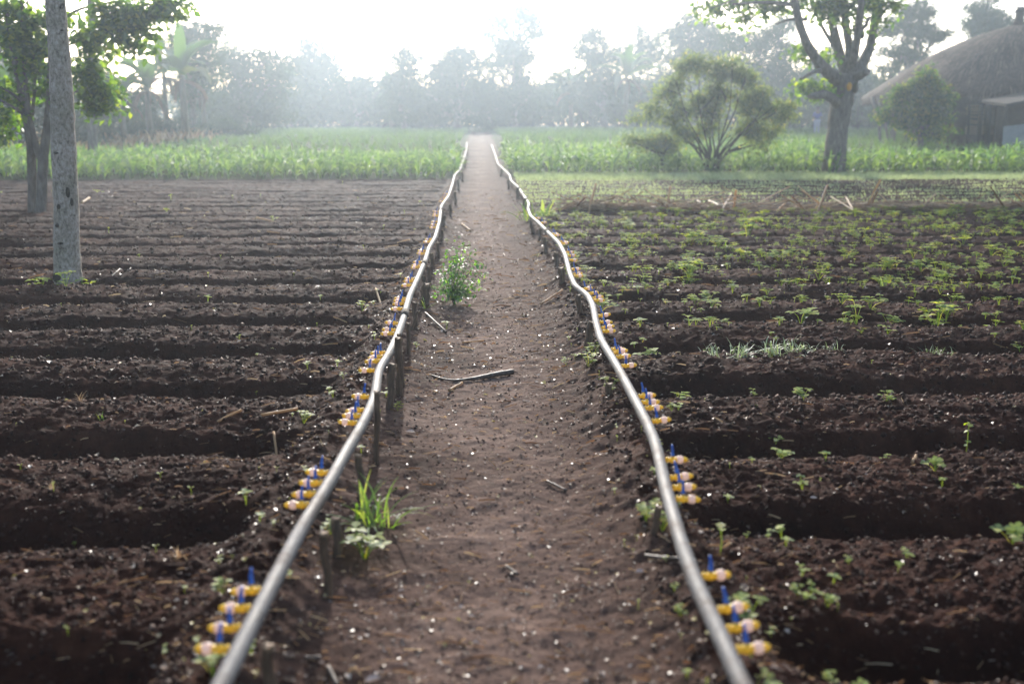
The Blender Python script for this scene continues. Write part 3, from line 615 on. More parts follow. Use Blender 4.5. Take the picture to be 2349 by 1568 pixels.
# dry stalk heap across the right field
a = Acc(); n = 2600; X = 1.5 + rng.random(n) ** 1.0 * 12.5; Y = 18.0 + rng.normal(0, .17, n) + 0.25 * vnoise(X * .4, X * 0, 50)
hh = 0.05 + 0.14 * np.maximum(0, vnoise(X * .55, X * 0, 51) + .35); Z = ground_z(X, Y, False) + rng.random(n) * hh
ln = .25 + .65 * rng.random(n); w = .006 + .010 * rng.random(n)
R = rotz(rng.normal(PI / 2, .35, n)) @ rotx(rng.normal(0, .13, n))
fib = np.array([[-1, -.5, 0], [1, -.5, 0], [0, -.5, .7], [-1, .03, .3], [1, .03, .3], [0, .03, .9], [-.6, .5, 0], [.6, .5, 0], [0, .5, .5]], float)
a.inst(fib, np.stack([X, Y, Z], 1), R, np.stack([w * 1.7, ln, w], 1), Q=[(0, 1, 4, 3), (1, 2, 5, 4), (2, 0, 3, 5), (3, 4, 7, 6), (4, 5, 8, 7), (5, 3, 6, 8)])
k2 = 190; X = 1.5 + rng.random(k2) * 12.5; Y = 17.8 + rng.normal(0, .22, k2); R = rotz(rng.normal(PI / 2, .9, k2)) @ rotx(rng.normal(.0, .38, k2))
a.inst(fib, np.stack([X, Y, ground_z(X, Y, False) + .10 + .12 * rng.random(k2)], 1), R, np.stack([np.full(k2, .022), .4 + .6 * rng.random(k2), np.full(k2, .022)], 1), Q=[(0, 1, 4, 3), (1, 2, 5, 4), (2, 0, 3, 5), (3, 4, 7, 6), (4, 5, 8, 7), (5, 3, 6, 8)])
tag(link('dry_stalks', a.build('dry_stalks', M['straw'])), 'line of heaped dry brown stalks between the weedy beds and the onion rows', 'stalks', kind='stuff')

# broad-leaved seedlings
def sprout_acc(seed, kind):
    r = np.random.default_rng(seed); a = Acc()
    def leafat(p, az, s, tilt):
        V = leafV * [1.5 * s, s, s]; R = rotz(az) @ rotx(tilt); a.add(V @ R.T + p, leafQ)
    if kind == 0:      # two seed leaves on a stem
        h = .03 + .02 * r.random(); a.tube([(0, 0, -.01), (.003, 0, h * .5), (0, 0, h)], .0011, 4, cap=False); az = r.random() * 6
        for q in range(2): leafat((0, 0, h), az + PI * q, .018 + .006 * r.random(), .15 + r.random() * .3)
    elif kind == 1:    # bean-like plant, leaflets in threes
        for s_ in range(3):
            az = r.random() * 6.3; h = .04 + .04 * r.random(); t = (math.cos(az) * .03 * r.random(), math.sin(az) * .03 * r.random(), h)
            a.tube([(0, 0, -.01), (t[0] * .4, t[1] * .4, h * .6), t], .0013, 4, cap=False)
            for q in range(3): leafat(t, az + (q - 1) * 1.7, .028 + .012 * r.random(), -.1 + r.random() * .35)
    else:              # bushier
        for s_ in range(7):
            az = r.random() * 6.3; h = .05 + .09 * r.random(); d = .02 + .06 * r.random(); t = (math.cos(az) * d, math.sin(az) * d, h)
            a.tube([(0, 0, -.01), (t[0] * .4, t[1] * .4, h * .6), t], .0016, 4, cap=False)
            for q in range(4): leafat(t, az + q * 1.6 + r.random(), .03 + .02 * r.random(), -.3 + r.random() * .6)
    return a
SP = [sprout_acc(300 + i, k) for i, k in enumerate((0, 0, 1, 1, 1, 2))]; SPM = [p.build('seedling', M['weed'], smooth=True) for p in SP]
def scatter_seedlings():
    # right field: thick between 8 and 18 m, thin nearer
    n = 7000; Yv = 5.0 + 12.9 * rng.random(n); Xv = .95 + rng.random(n) * 13
    dens = sstep(5.5, 9.5, Yv) * (0.22 + 1.25 * np.clip(vnoise(Xv * .9, Yv * 1.6, 60) + vnoise(Xv * 2.8, Yv * 4, 61) + .35, 0, 1)) * (1 + .35 * sstep(3, 8, Xv))
    k = (rng.random(n) < dens) & (np.abs(Xv - .03 * Yv) < .56 * Yv + .4); Xv, Yv = Xv[k], Yv[k]
    S = .8 + .85 * rng.random(len(Xv)) ** 2 + .1 * sstep(9, 15, Yv)
    X2, Y2 = sample(700, 1.8, 9, 1.0, 8); X3, Y3 = X2, Y2
    kk = rng.random(len(X2)) < .34; X2, Y2 = X2[kk], Y2[kk]
    Xv = np.r_[Xv, X2]; Yv = np.r_[Yv, Y2]; S = np.r_[S, .45 + .4 * rng.random(len(X2))]
    field(SP[1:], SPM[1:], M['weed'], Xv, Yv, S, 'seedling', 'low yellow-green broad-leaved seedling on the right beds', 'seedling', 'weed seedlings on the right beds', 290, 'weed_cover', 'far part of the low yellow-green weeds covering the right beds', zs=.62)
    X2, Y2 = sample(900, 1.8, 26, -20, -.95); kk = rng.random(len(X2)) < .22; X2, Y2 = X2[kk], Y2[kk]
    S = (.35 + .5 * rng.random(len(X2))) * np.clip(Y2 / 7, 1, 2)
    field(SP[:3], SPM[:3], M['weed'], X2, Y2, S, 'sprout', 'tiny two-leaved sprout on the bare left beds', 'sprout', 'tiny sprouts on the left beds', 220, 'sprout_cover', 'remaining tiny sprouts further back on the left beds')
    X2, Y2 = sample(2600, 1.9, 20, -1.0, 1.15); side = np.where(X2 > path_c(Y2), .9, .5); kk = (rng.random(len(X2)) < side * sstep(.36, .6, np.abs(X2 - path_c(Y2))) * .55); X2, Y2 = X2[kk], Y2[kk]
    field(SP, SPM, M['weed'], X2, Y2, .30 + .45 * rng.random(len(X2)) ** 2, 'path_weed', 'small weed on the bank between the path and the pipes', 'weed', 'little weeds along the path edges', 200, 'path_weed_cover', 'low weeds further along the path edges')
scatter_seedlings()

# individually placed plants
def place(mesh_acc, mat, name, px, py, h_px, label, cat, proto_h, group=None, rot=None, slope=0):
    p = on_ground(px, py, slope); s = h_px * p[1] / FPX / proto_h; me = mesh_acc if isinstance(mesh_acc, bpy.types.Mesh) else mesh_acc.build(name, mat, smooth=True)
    o = link(name, me, loc=(p[0], p[1], gz(p[0], p[1]))); o.scale = (s,) * 3; o.rotation_euler.z = rng.random() * 6 if rot is None else rot
    return tag(o, label, cat, group)
PLANTS = [(300, 812, 24, 2, 'bright green cluster of leaves on the dark slope left of centre'), (140, 895, 16, 1, 'paired pale leaves on a thin stem in a left furrow, leftmost'),
    (390, 893, 26, 0, 'grey-green upright sprout in a left furrow'), (550, 783, 12, 1, 'small yellow-green sprout just below a left bed crest'), (228, 442, 16, 2, 'small leafy plant on the far left soil near the maize'),
    (628, 508, 14, 2, 'low light green plant alone on the far left bed'), (278, 655, 14, 0, 'tiny pale sprout right of the grey trunk'), (505, 1310, 18, 1, 'yellowish sprout at a near left bed crest'),
    (165, 1188, 14, 1, 'bright little sprout on a near left bed'), (912, 938, 22, 2, 'green leafy weed at the foot of the left pipe stake'), (1350, 862, 40, 2, 'grey-green weed on the bank of the right pipe'),
    (1398, 935, 36, 2, 'green weed leaning by a stake under the right pipe'), (1728, 918, 22, 1, 'bright green star-shaped seedling with a dry stalk beside it'), (1840, 1130, 32, 1, 'pale round-leaved seedling on the second right bed from the camera'),
    (2160, 1125, 24, 1, 'green round-leaved seedling further right on the second near bed'), (1725, 1064, 20, 1, 'seedling with spread leaves at the foot of a right furrow'), (1945, 1316, 22, 2, 'green seedling patch at the crest of the nearest right bed'),
    (2058, 1320, 26, 1, 'yellow-green seedling standing on the crest of the nearest right bed'), (1845, 1478, 22, 1, 'small seedling on the nearest right bed at the bottom'), (2250, 880, 26, 2, 'larger light green seedling near the right edge'),
    (2150, 745, 60, 2, 'tallest bushy green weed on the right beds'), (1965, 742, 50, 2, 'bushy round-leaved weed on the right beds, left of the tallest'), (1615, 560, 46, 2, 'light green bushy weed in the far right beds'),
    (1580, 640, 44, 2, 'second bushy weed close right of the pipe bend'), (1715, 540, 60, 2, 'loose tall weed in the far right beds'), (1650, 1290, 70, 0, 'long-stemmed seedling rising from the nearest right furrow'),
    (1480, 1230, 60, 2, 'weed cluster left of the right pipe by the thin stake'), (835, 1270, 90, 2, 'dark green small-leaved weed below the grass clump'), (1025, 745, 22, 1, 'pale little weed beneath the left pipe stakes'),
    (2265, 745, 24, 1, 'trifoliate seedling in a line of weeds near the right edge'), (1565, 730, 26, 1, 'three-leaved seedling right of the right-hand valves')]
hts = {0: .05, 1: .075, 2: .13}; cache = {}
for px, py, h, k, lab in PLANTS:
    key = {0: 0, 1: 3, 2: 5}[k]
    me = SPM[key] if rng.random() < .0 else sprout_acc(500 + px, k).build('young_plant', M['weed'], smooth=True)
    place(me, M['weed'], 'young_plant', px, py, h, lab, 'young plant', hts[k])
def grass_acc(seed, n, spread, L=.3, w=.012, lean=1.1, droop=1.6):
    r = np.random.default_rng(seed); a = Acc()
    for i in range(n):
        b = (r.normal(0, spread), r.normal(0, spread * .5), -.01)
        strip(a, b, r.random() * 6.28, L * (.5 + .6 * r.random()), w * (.6 + .8 * r.random()), PI / 2 - lean * r.random(), droop * r.random() + .3, 6, vfold=.2)
    return a
GR = [(856, 1200, 130, grass_acc(600, 44, .05), 'broad-bladed green grass clump beside the left pipe'),
      *[(1632 + 34 * q, 812 + (q % 3) * 4 - (q % 2) * 10, 52 + 8 * (q % 3), grass_acc(640 + q, 46, .10, .22, .010, 1.35, 2.9), 'arching pale grass tuft in the long grassy patch of a right furrow') for q in range(7)],
      (1905, 812, 38, grass_acc(602, 24, .10, .22, .008, 1.3, 2.2), 'small arching grass tuft right of the wide grass patch'),
      (2150, 815, 46, grass_acc(603, 44, .16, .22, .008, 1.2, 2.2), 'arching grass tuft in the furrow nearer the right edge'),
      (2235, 805, 34, grass_acc(604, 22, .10, .22, .008, 1.2, 2.0), 'thin grass tuft at the right end of the furrow'),
      (232, 965, 26, grass_acc(605, 12, .04), 'small splayed grass tuft on a left bed'),
      (1212, 515, 60, grass_acc(606, 22, .06), 'bright grass clump hanging over the right pipe'),
      (1245, 495, 62, grass_acc(607, 14, .05, .3, .03), 'upright broad-leaved grass behind the right pipe'),
      (975, 712, 38, grass_acc(608, 5, .01), 'onion-like green sprig at the foot of a stake by the left pipe'),
      (1690, 560, 46, grass_acc(609, 24, .12), 'grey-green grass tuft in the far right beds'),
      (2025, 668, 40, grass_acc(610, 8, .03), 'yellow grass blades rising from a right bed'),
      (185, 930, 30, grass_acc(611, 12, .02), 'dry orange grass tuft on a left bed'),
      (1920, 1010, 22, grass_acc(612, 4, .02, .3, .05, 1.5, .8), 'single broad fresh green leaf lying at a right furrow'),
      (2340, 745, 34, grass_acc(613, 10, .05), 'curved grass blades at the right edge'),
      (120, 1130, 26, grass_acc(614, 20, .05), 'dry brown grass tuft on the near left bed'),
      (410, 1300, 30, grass_acc(615, 26, .06), 'dry reddish grass tangle at a near left bed crest'),
      (1895, 560, 44, grass_acc(616, 26, .14), 'silvery grass tuft in the far right weeds')]
for px, py, h, acc, lab in GR:
    mt = M['straw'] if lab.startswith('dry') or 'dry ' in lab else M['silver'] if 'arching' in lab or 'silvery' in lab else M['blade']
    place(acc, mt, 'grass_tuft', px, py, h, lab, 'grass tuft', .27 if 'lying' not in lab else .2, 'grass tufts of the long patch' if 'long grassy' in lab else None)
# tall seedling at right
a = Acc(); a.tube([(0, 0, -.02), (.008, 0, .10), (.0, 0, .2), (.01, 0, .28)], [.003, .0028, .002, .0015], 5)
for q, (z, s) in enumerate([(.28, .06), (.27, .055), (.24, .05), (.21, .045), (.12, .04), (.1, .045), (.09, .035)]):
    V = leafV * [1.8 * s, s, s]; a.add(V @ (rotz(q * 2.3) @ rotx(-.2 + .4 * (q % 3 - 1))).T + [0.004, 0, z], leafQ)
place(a, M['weed'], 'tall_seedling', 2216, 1035, 80, 'tall single-stemmed seedling with round top leaves on a right bed', 'seedling', .28)
# weeds around the trunk foot
for k, (px, py, h) in enumerate([(92, 648, 56), (152, 664, 34), (192, 650, 52)]):
    place(sprout_acc(700 + k, 2), M['weed'], 'young_plant', px, py, h, ['bright weed left of the grey trunk foot', 'low weed in front of the grey trunk foot', 'bright weed right of the grey trunk foot'][k], 'young plant', .13)

# shrub on the path
def path_shrub():
    base = on_ground(1040, 690); base[2] = gz(base[0], base[1]); s = base[1] / FPX
    root = empty('leafy_shrub', base, 'bright green leafy shrub growing on the left half of the path', 'shrub')
    st = Acc(); lf = Acc(); P = []; tips = [(1065, 560, .1), (1100, 600, 0), (1080, 580, .15), (1030, 580, -.1), (1010, 620, 0), (1095, 650, -.1), (1000, 665, .05), (1060, 620, 0), (1040, 610, .1), (1085, 675, -.15), (1020, 650, -.15), (1048, 570, 0), (1110, 625, 0.05), (1060, 680, -.2)]
    for i, (px, py, dy) in enumerate(tips):
        t = at(px, py, base[1] + dy); mid = base * .5 + t * .5 + [0, 0, .06]
        L = smooth_line([base, base * .8 + mid * .2 + [0, 0, .02], mid, t], 12); st.tube(L, np.linspace(.005, .0012, 12), 5)
        for k in range(3, 12):
            for q in range(5):
                P.append(L[k] + rng.normal(0, .028, 3))
                if k > 6 and q < 2:
                    P.append(L[k] + rng.normal(0, .045, 3))
    P = np.array(P); n = len(P); R = rotz(rng.random(n) * 6.28) @ rotx(rng.normal(-.3, .5, n))
    sz = .030 + .028 * rng.random(n); lf.inst(leafV, P, R, np.stack([sz, sz, sz], 1), Q=leafQ)
    link('stem', st.build('stem', M['bark_dark'], origin=base), root); link('foliage', lf.build('foliage', M['shrub'], origin=base, smooth=True), root)
path_shrub()

# ------------------------------------------------------------------ trees
def crown(blobs, n, size, clump, gap=0.25, flat=1.0, sx=1.0, per_clump=22):
    """leaves in clumps through the crown's volume. blobs: (centre, rx, ry, rz)"""
    vol = np.array([b[1] * b[3] for b in blobs]); nc = max(6, int(n / per_clump)); pick = rng.choice(len(blobs), nc, p=vol / vol.sum())
    d = rng.normal(size=(nc, 3)); d /= np.linalg.norm(d, axis=1)[:, None]; r = rng.random(nc) ** 0.42
    c = np.array([b[0] for b in blobs])[pick] + d * r[:, None] * np.array([b[1:4] for b in blobs])[pick] * (0.85 + .3 * rng.random((nc, 1)))
    cs = clump * (.6 + .8 * rng.random(nc)); w = rng.integers(0, nc, n)
    P = c[w] + rng.normal(size=(n, 3)) * cs[w][:, None] * [1, 1, .6 * flat]
    s = size * (.6 + .8 * rng.random(n)); R = rotz(rng.random(n) * 6.28) @ rotx(rng.normal(-.35, .6, n)) @ roty(rng.normal(0, .5, n))
    return P, R, np.stack([s * 1.15 * sx, s, s], 1), c
def tree(name, label, cat, D, base_px, trunk_r, blobs_px, n, size, clump, leaf='leafB', bark='bark', limbs=None, group=None, auto=True, sx=1.0, spreadY=.7, part_leaf='crown', per=3):
    b0 = at(base_px, 300, D); base = np.array([b0[0], D, gz(b0[0], D)]); s = D / FPX
    root = empty(name, base, label, cat, group)
    blobs = []
    for (cx, cy, rx, ry) in blobs_px:
        c = at(cx, cy, D); ryd = (rx + ry) / 2 * s * .9; c[1] += rng.normal(0, .35) * ryd * spreadY; blobs.append((c, rx * s, ryd, ry * s))
    P, R, S, cl = crown(blobs, n, size, clump * (.85 if D > 43 else 1), sx=sx, per_clump=60 if D > 43 else 18)
    P[:, 2] = np.maximum(P[:, 2], base[2] + .05)
    a = Acc(); a.inst(leafV, P, R, S, Q=leafQ); link(part_leaf, a.build(part_leaf, M[leaf], origin=base), root)
    t = Acc()
    if limbs:
        for li in limbs:
            pts = np.array([np.r_[at(x, y, D + dy), r * s] for (x, y, dy, r) in li]); L = smooth_line(pts, 5 * len(li)); t.tube(L[:, :3], L[:, 3], 9, jit=.06)
    if auto:
        top = sum(b[0] * b[1] for b in blobs) / sum(b[1] for b in blobs); zlo = min(b[0][2] - b[3] for b in blobs)
        fork = base + (top - base) * min(.8, max(.35, (zlo - base[2]) / max(.1, top[2] - base[2]))); fork[2] = max(fork[2], base[2] + .2 * (top[2] - base[2]))
        j = rng.normal(0, .12, 3) * trunk_r * 4; j[2] = 0
        L = smooth_line([base - [0, 0, .1], base + [0, 0, .15], base * .5 + fork * .5 + j, fork], 9); t.tube(L, np.linspace(trunk_r * 1.15, trunk_r * .75, 9), 8, jit=.06)
        for b in blobs:
            e = b[0] + [0, 0, b[3] * .5]; m_ = fork * .5 + b[0] * .5 + rng.normal(0, .15, 3) * b[1]
            L = smooth_line([fork, m_, b[0], e], 9); t.tube(L, np.linspace(trunk_r * .55, trunk_r * .10, 9), 6)
            for _ in range(per):
                d = rng.normal(size=3); d /= np.linalg.norm(d); e2 = b[0] + d * np.array(b[1:4]) * .85
                L = smooth_line([b[0] * .5 + m_ * .5, b[0] + d * .3 * b[1], e2], 7); t.tube(L, np.linspace(trunk_r * .22, trunk_r * .05, 7), 5)
    link('trunk', t.build('trunk', M[bark], origin=base, smooth=True), root)
    return root, base

def blob_mesh(c, r, mat, name, root, org):
    a = Acc(); V = []; nu, nv = 10, 7
    prof = [(math.cos(i / nv * PI), math.sin(i / nv * PI)) for i in range(nv + 1)]
    for cz, sz in prof:
        for j in range(nu):
            t = j / nu * 2 * PI; V.append((c[0] + r[0] * sz * math.cos(t), c[1] + r[1] * sz * math.sin(t), c[2] + r[2] * cz))
    a.add(V, [(i * nu + j, (i + 1) * nu + j, (i + 1) * nu + (j + 1) % nu, i * nu + (j + 1) % nu) for i in range(nv) for j in range(nu)])
    return link(name, a.build(name, mat, origin=org, smooth=True), root)
# the pale trunk at the left
def pale_trunk():
    D = on_ground(155, 640)[1]; base = on_ground(155, 640); base[2] = gz(base[0], base[1]); s = D / FPX
    root = empty('pale_barked_tree', base, 'tall pale grey mottled trunk standing in the left soil beds, nearest tree', 'tree')
    pts = [(157, 655, 34), (156, 640, 31), (154, 600, 28.5), (153, 540, 27.5), (152, 460, 27), (147, 380, 26), (144, 300, 26), (142, 220, 24.5), (137, 140, 23), (131, 60, 21.5), (126, 0, 20.5), (120, -90, 19), (112, -250, 17), (108, -450, 14), (108, -650, 10)]
    L = smooth_line([np.r_[at(x, y, D), r * s] for x, y, r in pts], 60)
    n = 20; a = Acc(); rad = L[:, 3] * (1 + .02 * rng.normal(size=60)); a.tube(L[:, :3], rad, n, jit=.035)
    link('trunk', a.build('trunk', M['pale_bark'], origin=base, smooth=True), root)
    for (px, py, rx, rz) in [(144, 632, 11, 13), (143, 515, 6, 5), (146, 472, 5, 6), (165, 440, 5, 12), (172, 462, 4, 9), (150, 555, 7, 3), (140, 350, 6, 2.5)]:
        c = at(px, py, D); k = int(np.argmin(np.abs(L[:, 2] - c[2]))); ax_, rr_ = L[k, :3], rad[k]; dx = np.clip((c[0] - ax_[0]) / rr_, -.93, .93); yy = ax_[1] - rr_ * math.sqrt(1 - dx * dx) * .985
        blob_mesh((ax_[0] + dx * rr_, yy, c[2]), (rx * s, .012, rz * s), M['bark_dark'], 'bark_scar', root, base)
    top = L[-1, :3]; cr = Acc(); blobs = [(top + [0, 0, .5], 1.6, 1.6, .9), (top + [1, .4, 0], .9, .9, .6), (top + [-1, -.4, .1], .9, .9, .6)]
    P, R, S, _ = crown(blobs, 2500, .14, .22); cr.inst(leafV, P, R, S, Q=leafQ); link('crown', cr.build('crown', M['leafA'], origin=base), root)
pale_trunk()

# multi-stemmed leafy tree behind it
D2 = 17.9
tree('leafy_tree', 'many-stemmed tree with dark and yellow-green leaves behind the pale trunk', 'tree', D2, 86, .2,
     [(35, 70, 63, 50), (80, 95, 38, 32), (20, 20, 50, 24), (120, 40, 34, 20), (215, 95, 34, 36), (190, 150, 38, 32), (250, 25, 50, 28), (300, 60, 50, 22), (330, 35, 46, 24), (385, 15, 40, 14), (330, 95, 34, 14), (290, 100, 29, 16), (262, 62, 34, 24),
      (205, 170, 34, 20), (225, 205, 38, 18), (205, 245, 34, 18), (255, 242, 32, 16), (15, 215, 38, 20), (20, 265, 46, 22), (5, 305, 34, 14), (110, 190, 25, 40), (60, 150, 34, 24), (150, -150, 168, 56)],
     8600, .14, .12, 'leafA', 'bark', auto=False, spreadY=.9,
     limbs=[[(92, 500, 0, 14.1), (95, 467, 0, 11.8), (98, 374, 0, 11.1), (108, 300, .1, 9.6), (115, 210, .1, 8.1), (118, 120, .1, 6.7), (120, 20, 0, 5.2), (125, -80, 0, 3.0)],
            [(76, 495, .2, 11.1), (74, 440, .2, 9.6), (72, 360, .1, 9.6), (72, 330, 0, 10.4), (57, 240, 0, 9.6), (42, 174, 0, 8.1), (28, 110, 0, 5.9), (14, 20, 0, 3.7)],
            [(96, 372, 0, 8.1), (80, 330, 0, 7.4), (68, 270, -.1, 5.9), (57, 180, -.1, 5.2), (54, 100, 0, 4.4), (50, 0, 0, 3.7)],
            [(72, 280, 0, 4.4), (80, 210, .1, 3.7), (79, 140, .1, 3.0), (62, 0, .1, 2.2)],
            [(60, 245, 0, 3.7), (30, 215, -.2, 3.0), (-10, 195, -.3, 1.5)], [(70, 275, 0, 3.7), (30, 245, -.2, 3.0), (-15, 222, -.3, 2.2)],
            [(108, 265, 0, 5.2), (125, 258, .1, 5.2), (150, 240, .2, 3.0), (200, 235, .3, 2.2), (265, 235, .3, 1.5)],
            [(117, 130, 0, 4.4), (160, 90, .3, 3.7), (230, 70, .4, 3.5), (310, 50, .5, 2.5), (400, 15, .5, 1.5)], [(118, 60, 0, 3.7), (180, 20, .3, 3.0), (260, 5, .4, 2.2), (420, -5, .5, 1.5)],
            [(116, 190, 0, 3.7), (150, 150, .2, 3.0), (200, 170, .3, 2.2), (245, 205, .3, 1.5)], [(230, 70, .4, 2.2), (270, 95, .4, 1.5), (335, 100, .4, 1.3)], [(110, 265, 0, 3.0), (170, 210, .1, 2.2), (215, 200, .1, 1.6)]])
# slender tall trunk further back
tree('slender_palm', 'slim tall straight trunk rising behind the leafy tree at left', 'tree', 34, 206, .16, [(205, -160, 120, 40), (205, -190, 80, 50)], 1500, .4, .5, 'leafB', 'bark')

# jackfruit-like tree
D = 30.0
jr, jb = tree('fruit_tree', 'big forked grey tree with a fruit on its trunk at the right maize edge', 'tree', D, 1912, .3,
     [(1610, 18, 38, 20), (1660, 10, 50, 25), (1720, 5, 60, 28), (1700, 45, 40, 18), (1780, 10, 45, 24), (1640, 40, 30, 14), (1850, -5, 60, 26), (1920, 5, 60, 30), (1990, 5, 50, 28), (1960, 50, 26, 22), (2040, 20, 36, 24), (2030, 55, 20, 18),
      (1832, 112, 20, 24), (1846, 140, 18, 12), (1896, 128, 16, 20), (1918, 150, 12, 10), (1868, 208, 30, 22), (1895, 215, 26, 14), (1918, 180, 26, 9), (1840, 195, 16, 12), (1955, 185, 10, 14), (1900, 22, 50, 20),
      (1900, -110, 230, 80), (1750, -60, 130, 50), (2060, -70, 110, 60)],
     11000, .16, .17, 'leafA', 'bark', auto=False, spreadY=1.0,
     limbs=[[(1911, 412, 0, 31), (1912, 400, 0, 28), (1915, 360, 0, 25), (1921, 300, 0, 23), (1929, 240, 0, 24), (1938, 195, 0, 27), (1945, 172, 0, 27)],
            [(1940, 195, 0, 16), (1905, 172, -.3, 15), (1882, 150, -.5, 12), (1855, 110, -.7, 10), (1838, 70, -.9, 9), (1826, 20, -1, 8), (1815, -40, -1, 6), (1800, -110, -1, 4)],
            [(1944, 175, 0, 13), (1932, 150, .3, 12), (1922, 110, .5, 11), (1912, 70, .7, 10), (1905, 20, 1, 9), (1895, -40, 1.2, 6), (1890, -120, 1.2, 4)],
            [(1945, 165, .1, 11), (1950, 120, .3, 9), (1942, 70, .5, 9), (1935, 20, .6, 8), (1930, -60, .6, 6)],
            [(1952, 165, 0, 10), (1962, 120, -.4, 9), (1968, 70, -.6, 8), (1975, 20, -.8, 8), (1978, -60, -.8, 5)],
            [(1950, 178, 0, 17), (1978, 150, .2, 13), (1996, 110, .3, 10), (2004, 60, .4, 9), (2010, 0, .5, 8), (2016, -80, .6, 5)],
            [(1950, 180, 0, 12), (1975, 172, -.4, 9), (1990, 164, -.7, 7)], [(1928, 250, 0, 14), (1912, 228, -.3, 11), (1892, 216, -.6, 10), (1868, 220, -.9, 8), (1856, 222, -1, 5)],
            [(1890, 160, -.4, 6), (1865, 165, -.8, 4.5), (1838, 182, -1.2, 3)], [(1850, 45, -.8, 4), (1815, 44, -1.1, 3), (1780, 55, -1.4, 1.6)], [(1826, 12, -1, 5), (1760, 5, -1.3, 3.5), (1680, 10, -1.5, 2)],
            [(1965, 80, -.5, 5), (1985, 60, -.5, 4), (1995, 40, -.5, 3)], [(1915, 110, .5, 5), (1890, 70, .7, 4), (1870, 30, .9, 3), (1850, -20, 1, 2)],
            [(2004, 60, .4, 5), (2025, 30, .4, 4), (2050, 0, .4, 2)], [(1815, -10, -1, 4), (1740, -20, -1.2, 3), (1630, 20, -1.4, 1.4)]])
s = D / FPX
for (px, py, dy, rx, rz, mt) in [(1948, 199, -.42, 6, 9, 'fruit'), (1962, 202, -.30, 7, 12, 'fruit_dark'), (2105 * .9396, 80, .1, 6, 10, 'fruit_dark')]:
    o = blob_mesh(at(px, py, D + dy), (rx * s, rx * s, rz * s), M[mt], 'fruit', jr, jb); o['label'] = 'orange ripe fruit' if mt == 'fruit' else 'dark hanging fruit'

# feathery shrub tree
tips = [(1500, 250), (1520, 215), (1550, 185), (1575, 160), (1600, 135), (1625, 165), (1650, 150), (1680, 150), (1710, 175), (1745, 210), (1775, 245), (1600, 225), (1650, 215), (1700, 235), (1740, 265), (1535, 270), (1800, 262), (1570, 300), (1700, 300), (1765, 300)]
limbs = []; lb = []
for tx, ty in tips:
    q = rng.normal(0, 8, 4); d_ = rng.normal(0, .7)
    limbs.append([(1634 + rng.normal(0, 5), 405, 0, 3.0), (1634 + (tx - 1634) * .22 + q[0], 350, d_ * .3, 2.1), (1634 + (tx - 1634) * .6 + q[1], (ty + 350) / 2 + q[2], d_ * .8, 1.4), (tx, ty, d_, .6)])
    for _ in range(2):
        u = .5 + .4 * rng.random(); mx, my = 1634 + (tx - 1634) * u, 400 + (ty - 400) * u; ex, ey = mx + rng.normal(0, 28), my - 12 - 25 * rng.random()
        limbs.append([(mx, my, d_ * u, 1.5), ((mx + ex) / 2 + 3, (my + ey) / 2, d_ * u, 1.1), (ex, ey, d_, .6)]); lb.append((ex, ey, 22 + 8 * rng.random(), 11 + 5 * rng.random()))
    lb.append((tx, ty, 24 + 10 * rng.random(), 12 + 6 * rng.random()))
tree('feathery_shrub', 'rounded many-stemmed feathery shrub before the right maize field', 'shrub', 30.3, 1634, .1, lb, 13500, .14, .13, 'leafC', 'bark_dark', limbs=limbs, auto=False, sx=.6)
limbs = [[(1520, 380, 0, 4), (1518, 355, 0, 3), (tx, ty, rng.normal(0, .4), 1)] for tx, ty in [(1450, 325), (1480, 320), (1510, 320), (1540, 330), (1555, 345)]]
tree('small_bush', 'small grey-green bush left of the feathery shrub in the maize', 'bush', 30.8, 1520, .05, [(1455, 322, 28, 14), (1500, 325, 36, 20), (1535, 335, 28, 20), (1530, 315, 26, 12)], 2800, .09, .15, 'leafC', 'bark_dark', limbs=limbs, auto=False)
# small tree before the hut
tree('young_mango_tree', 'dense young tree with orange-tipped leaves standing before the thatched hut', 'tree', 42, 2112, .14,
     [(2122, 178, 24, 20), (2105, 196, 26, 16), (2138, 200, 24, 18), (2080, 208, 26, 15), (2062, 222, 24, 14), (2150, 222, 30, 22), (2112, 228, 34, 20), (2040, 258, 26, 14), (2066, 250, 26, 16), (2150, 262, 34, 20), (2104, 268, 36, 20), (2080, 284, 28, 14), (2126, 298, 34, 18), (2158, 305, 24, 18), (2160, 240, 26, 20), (2028, 268, 16, 10)],
     9500, .17, .16, 'leafD', 'bark', sx=.7)

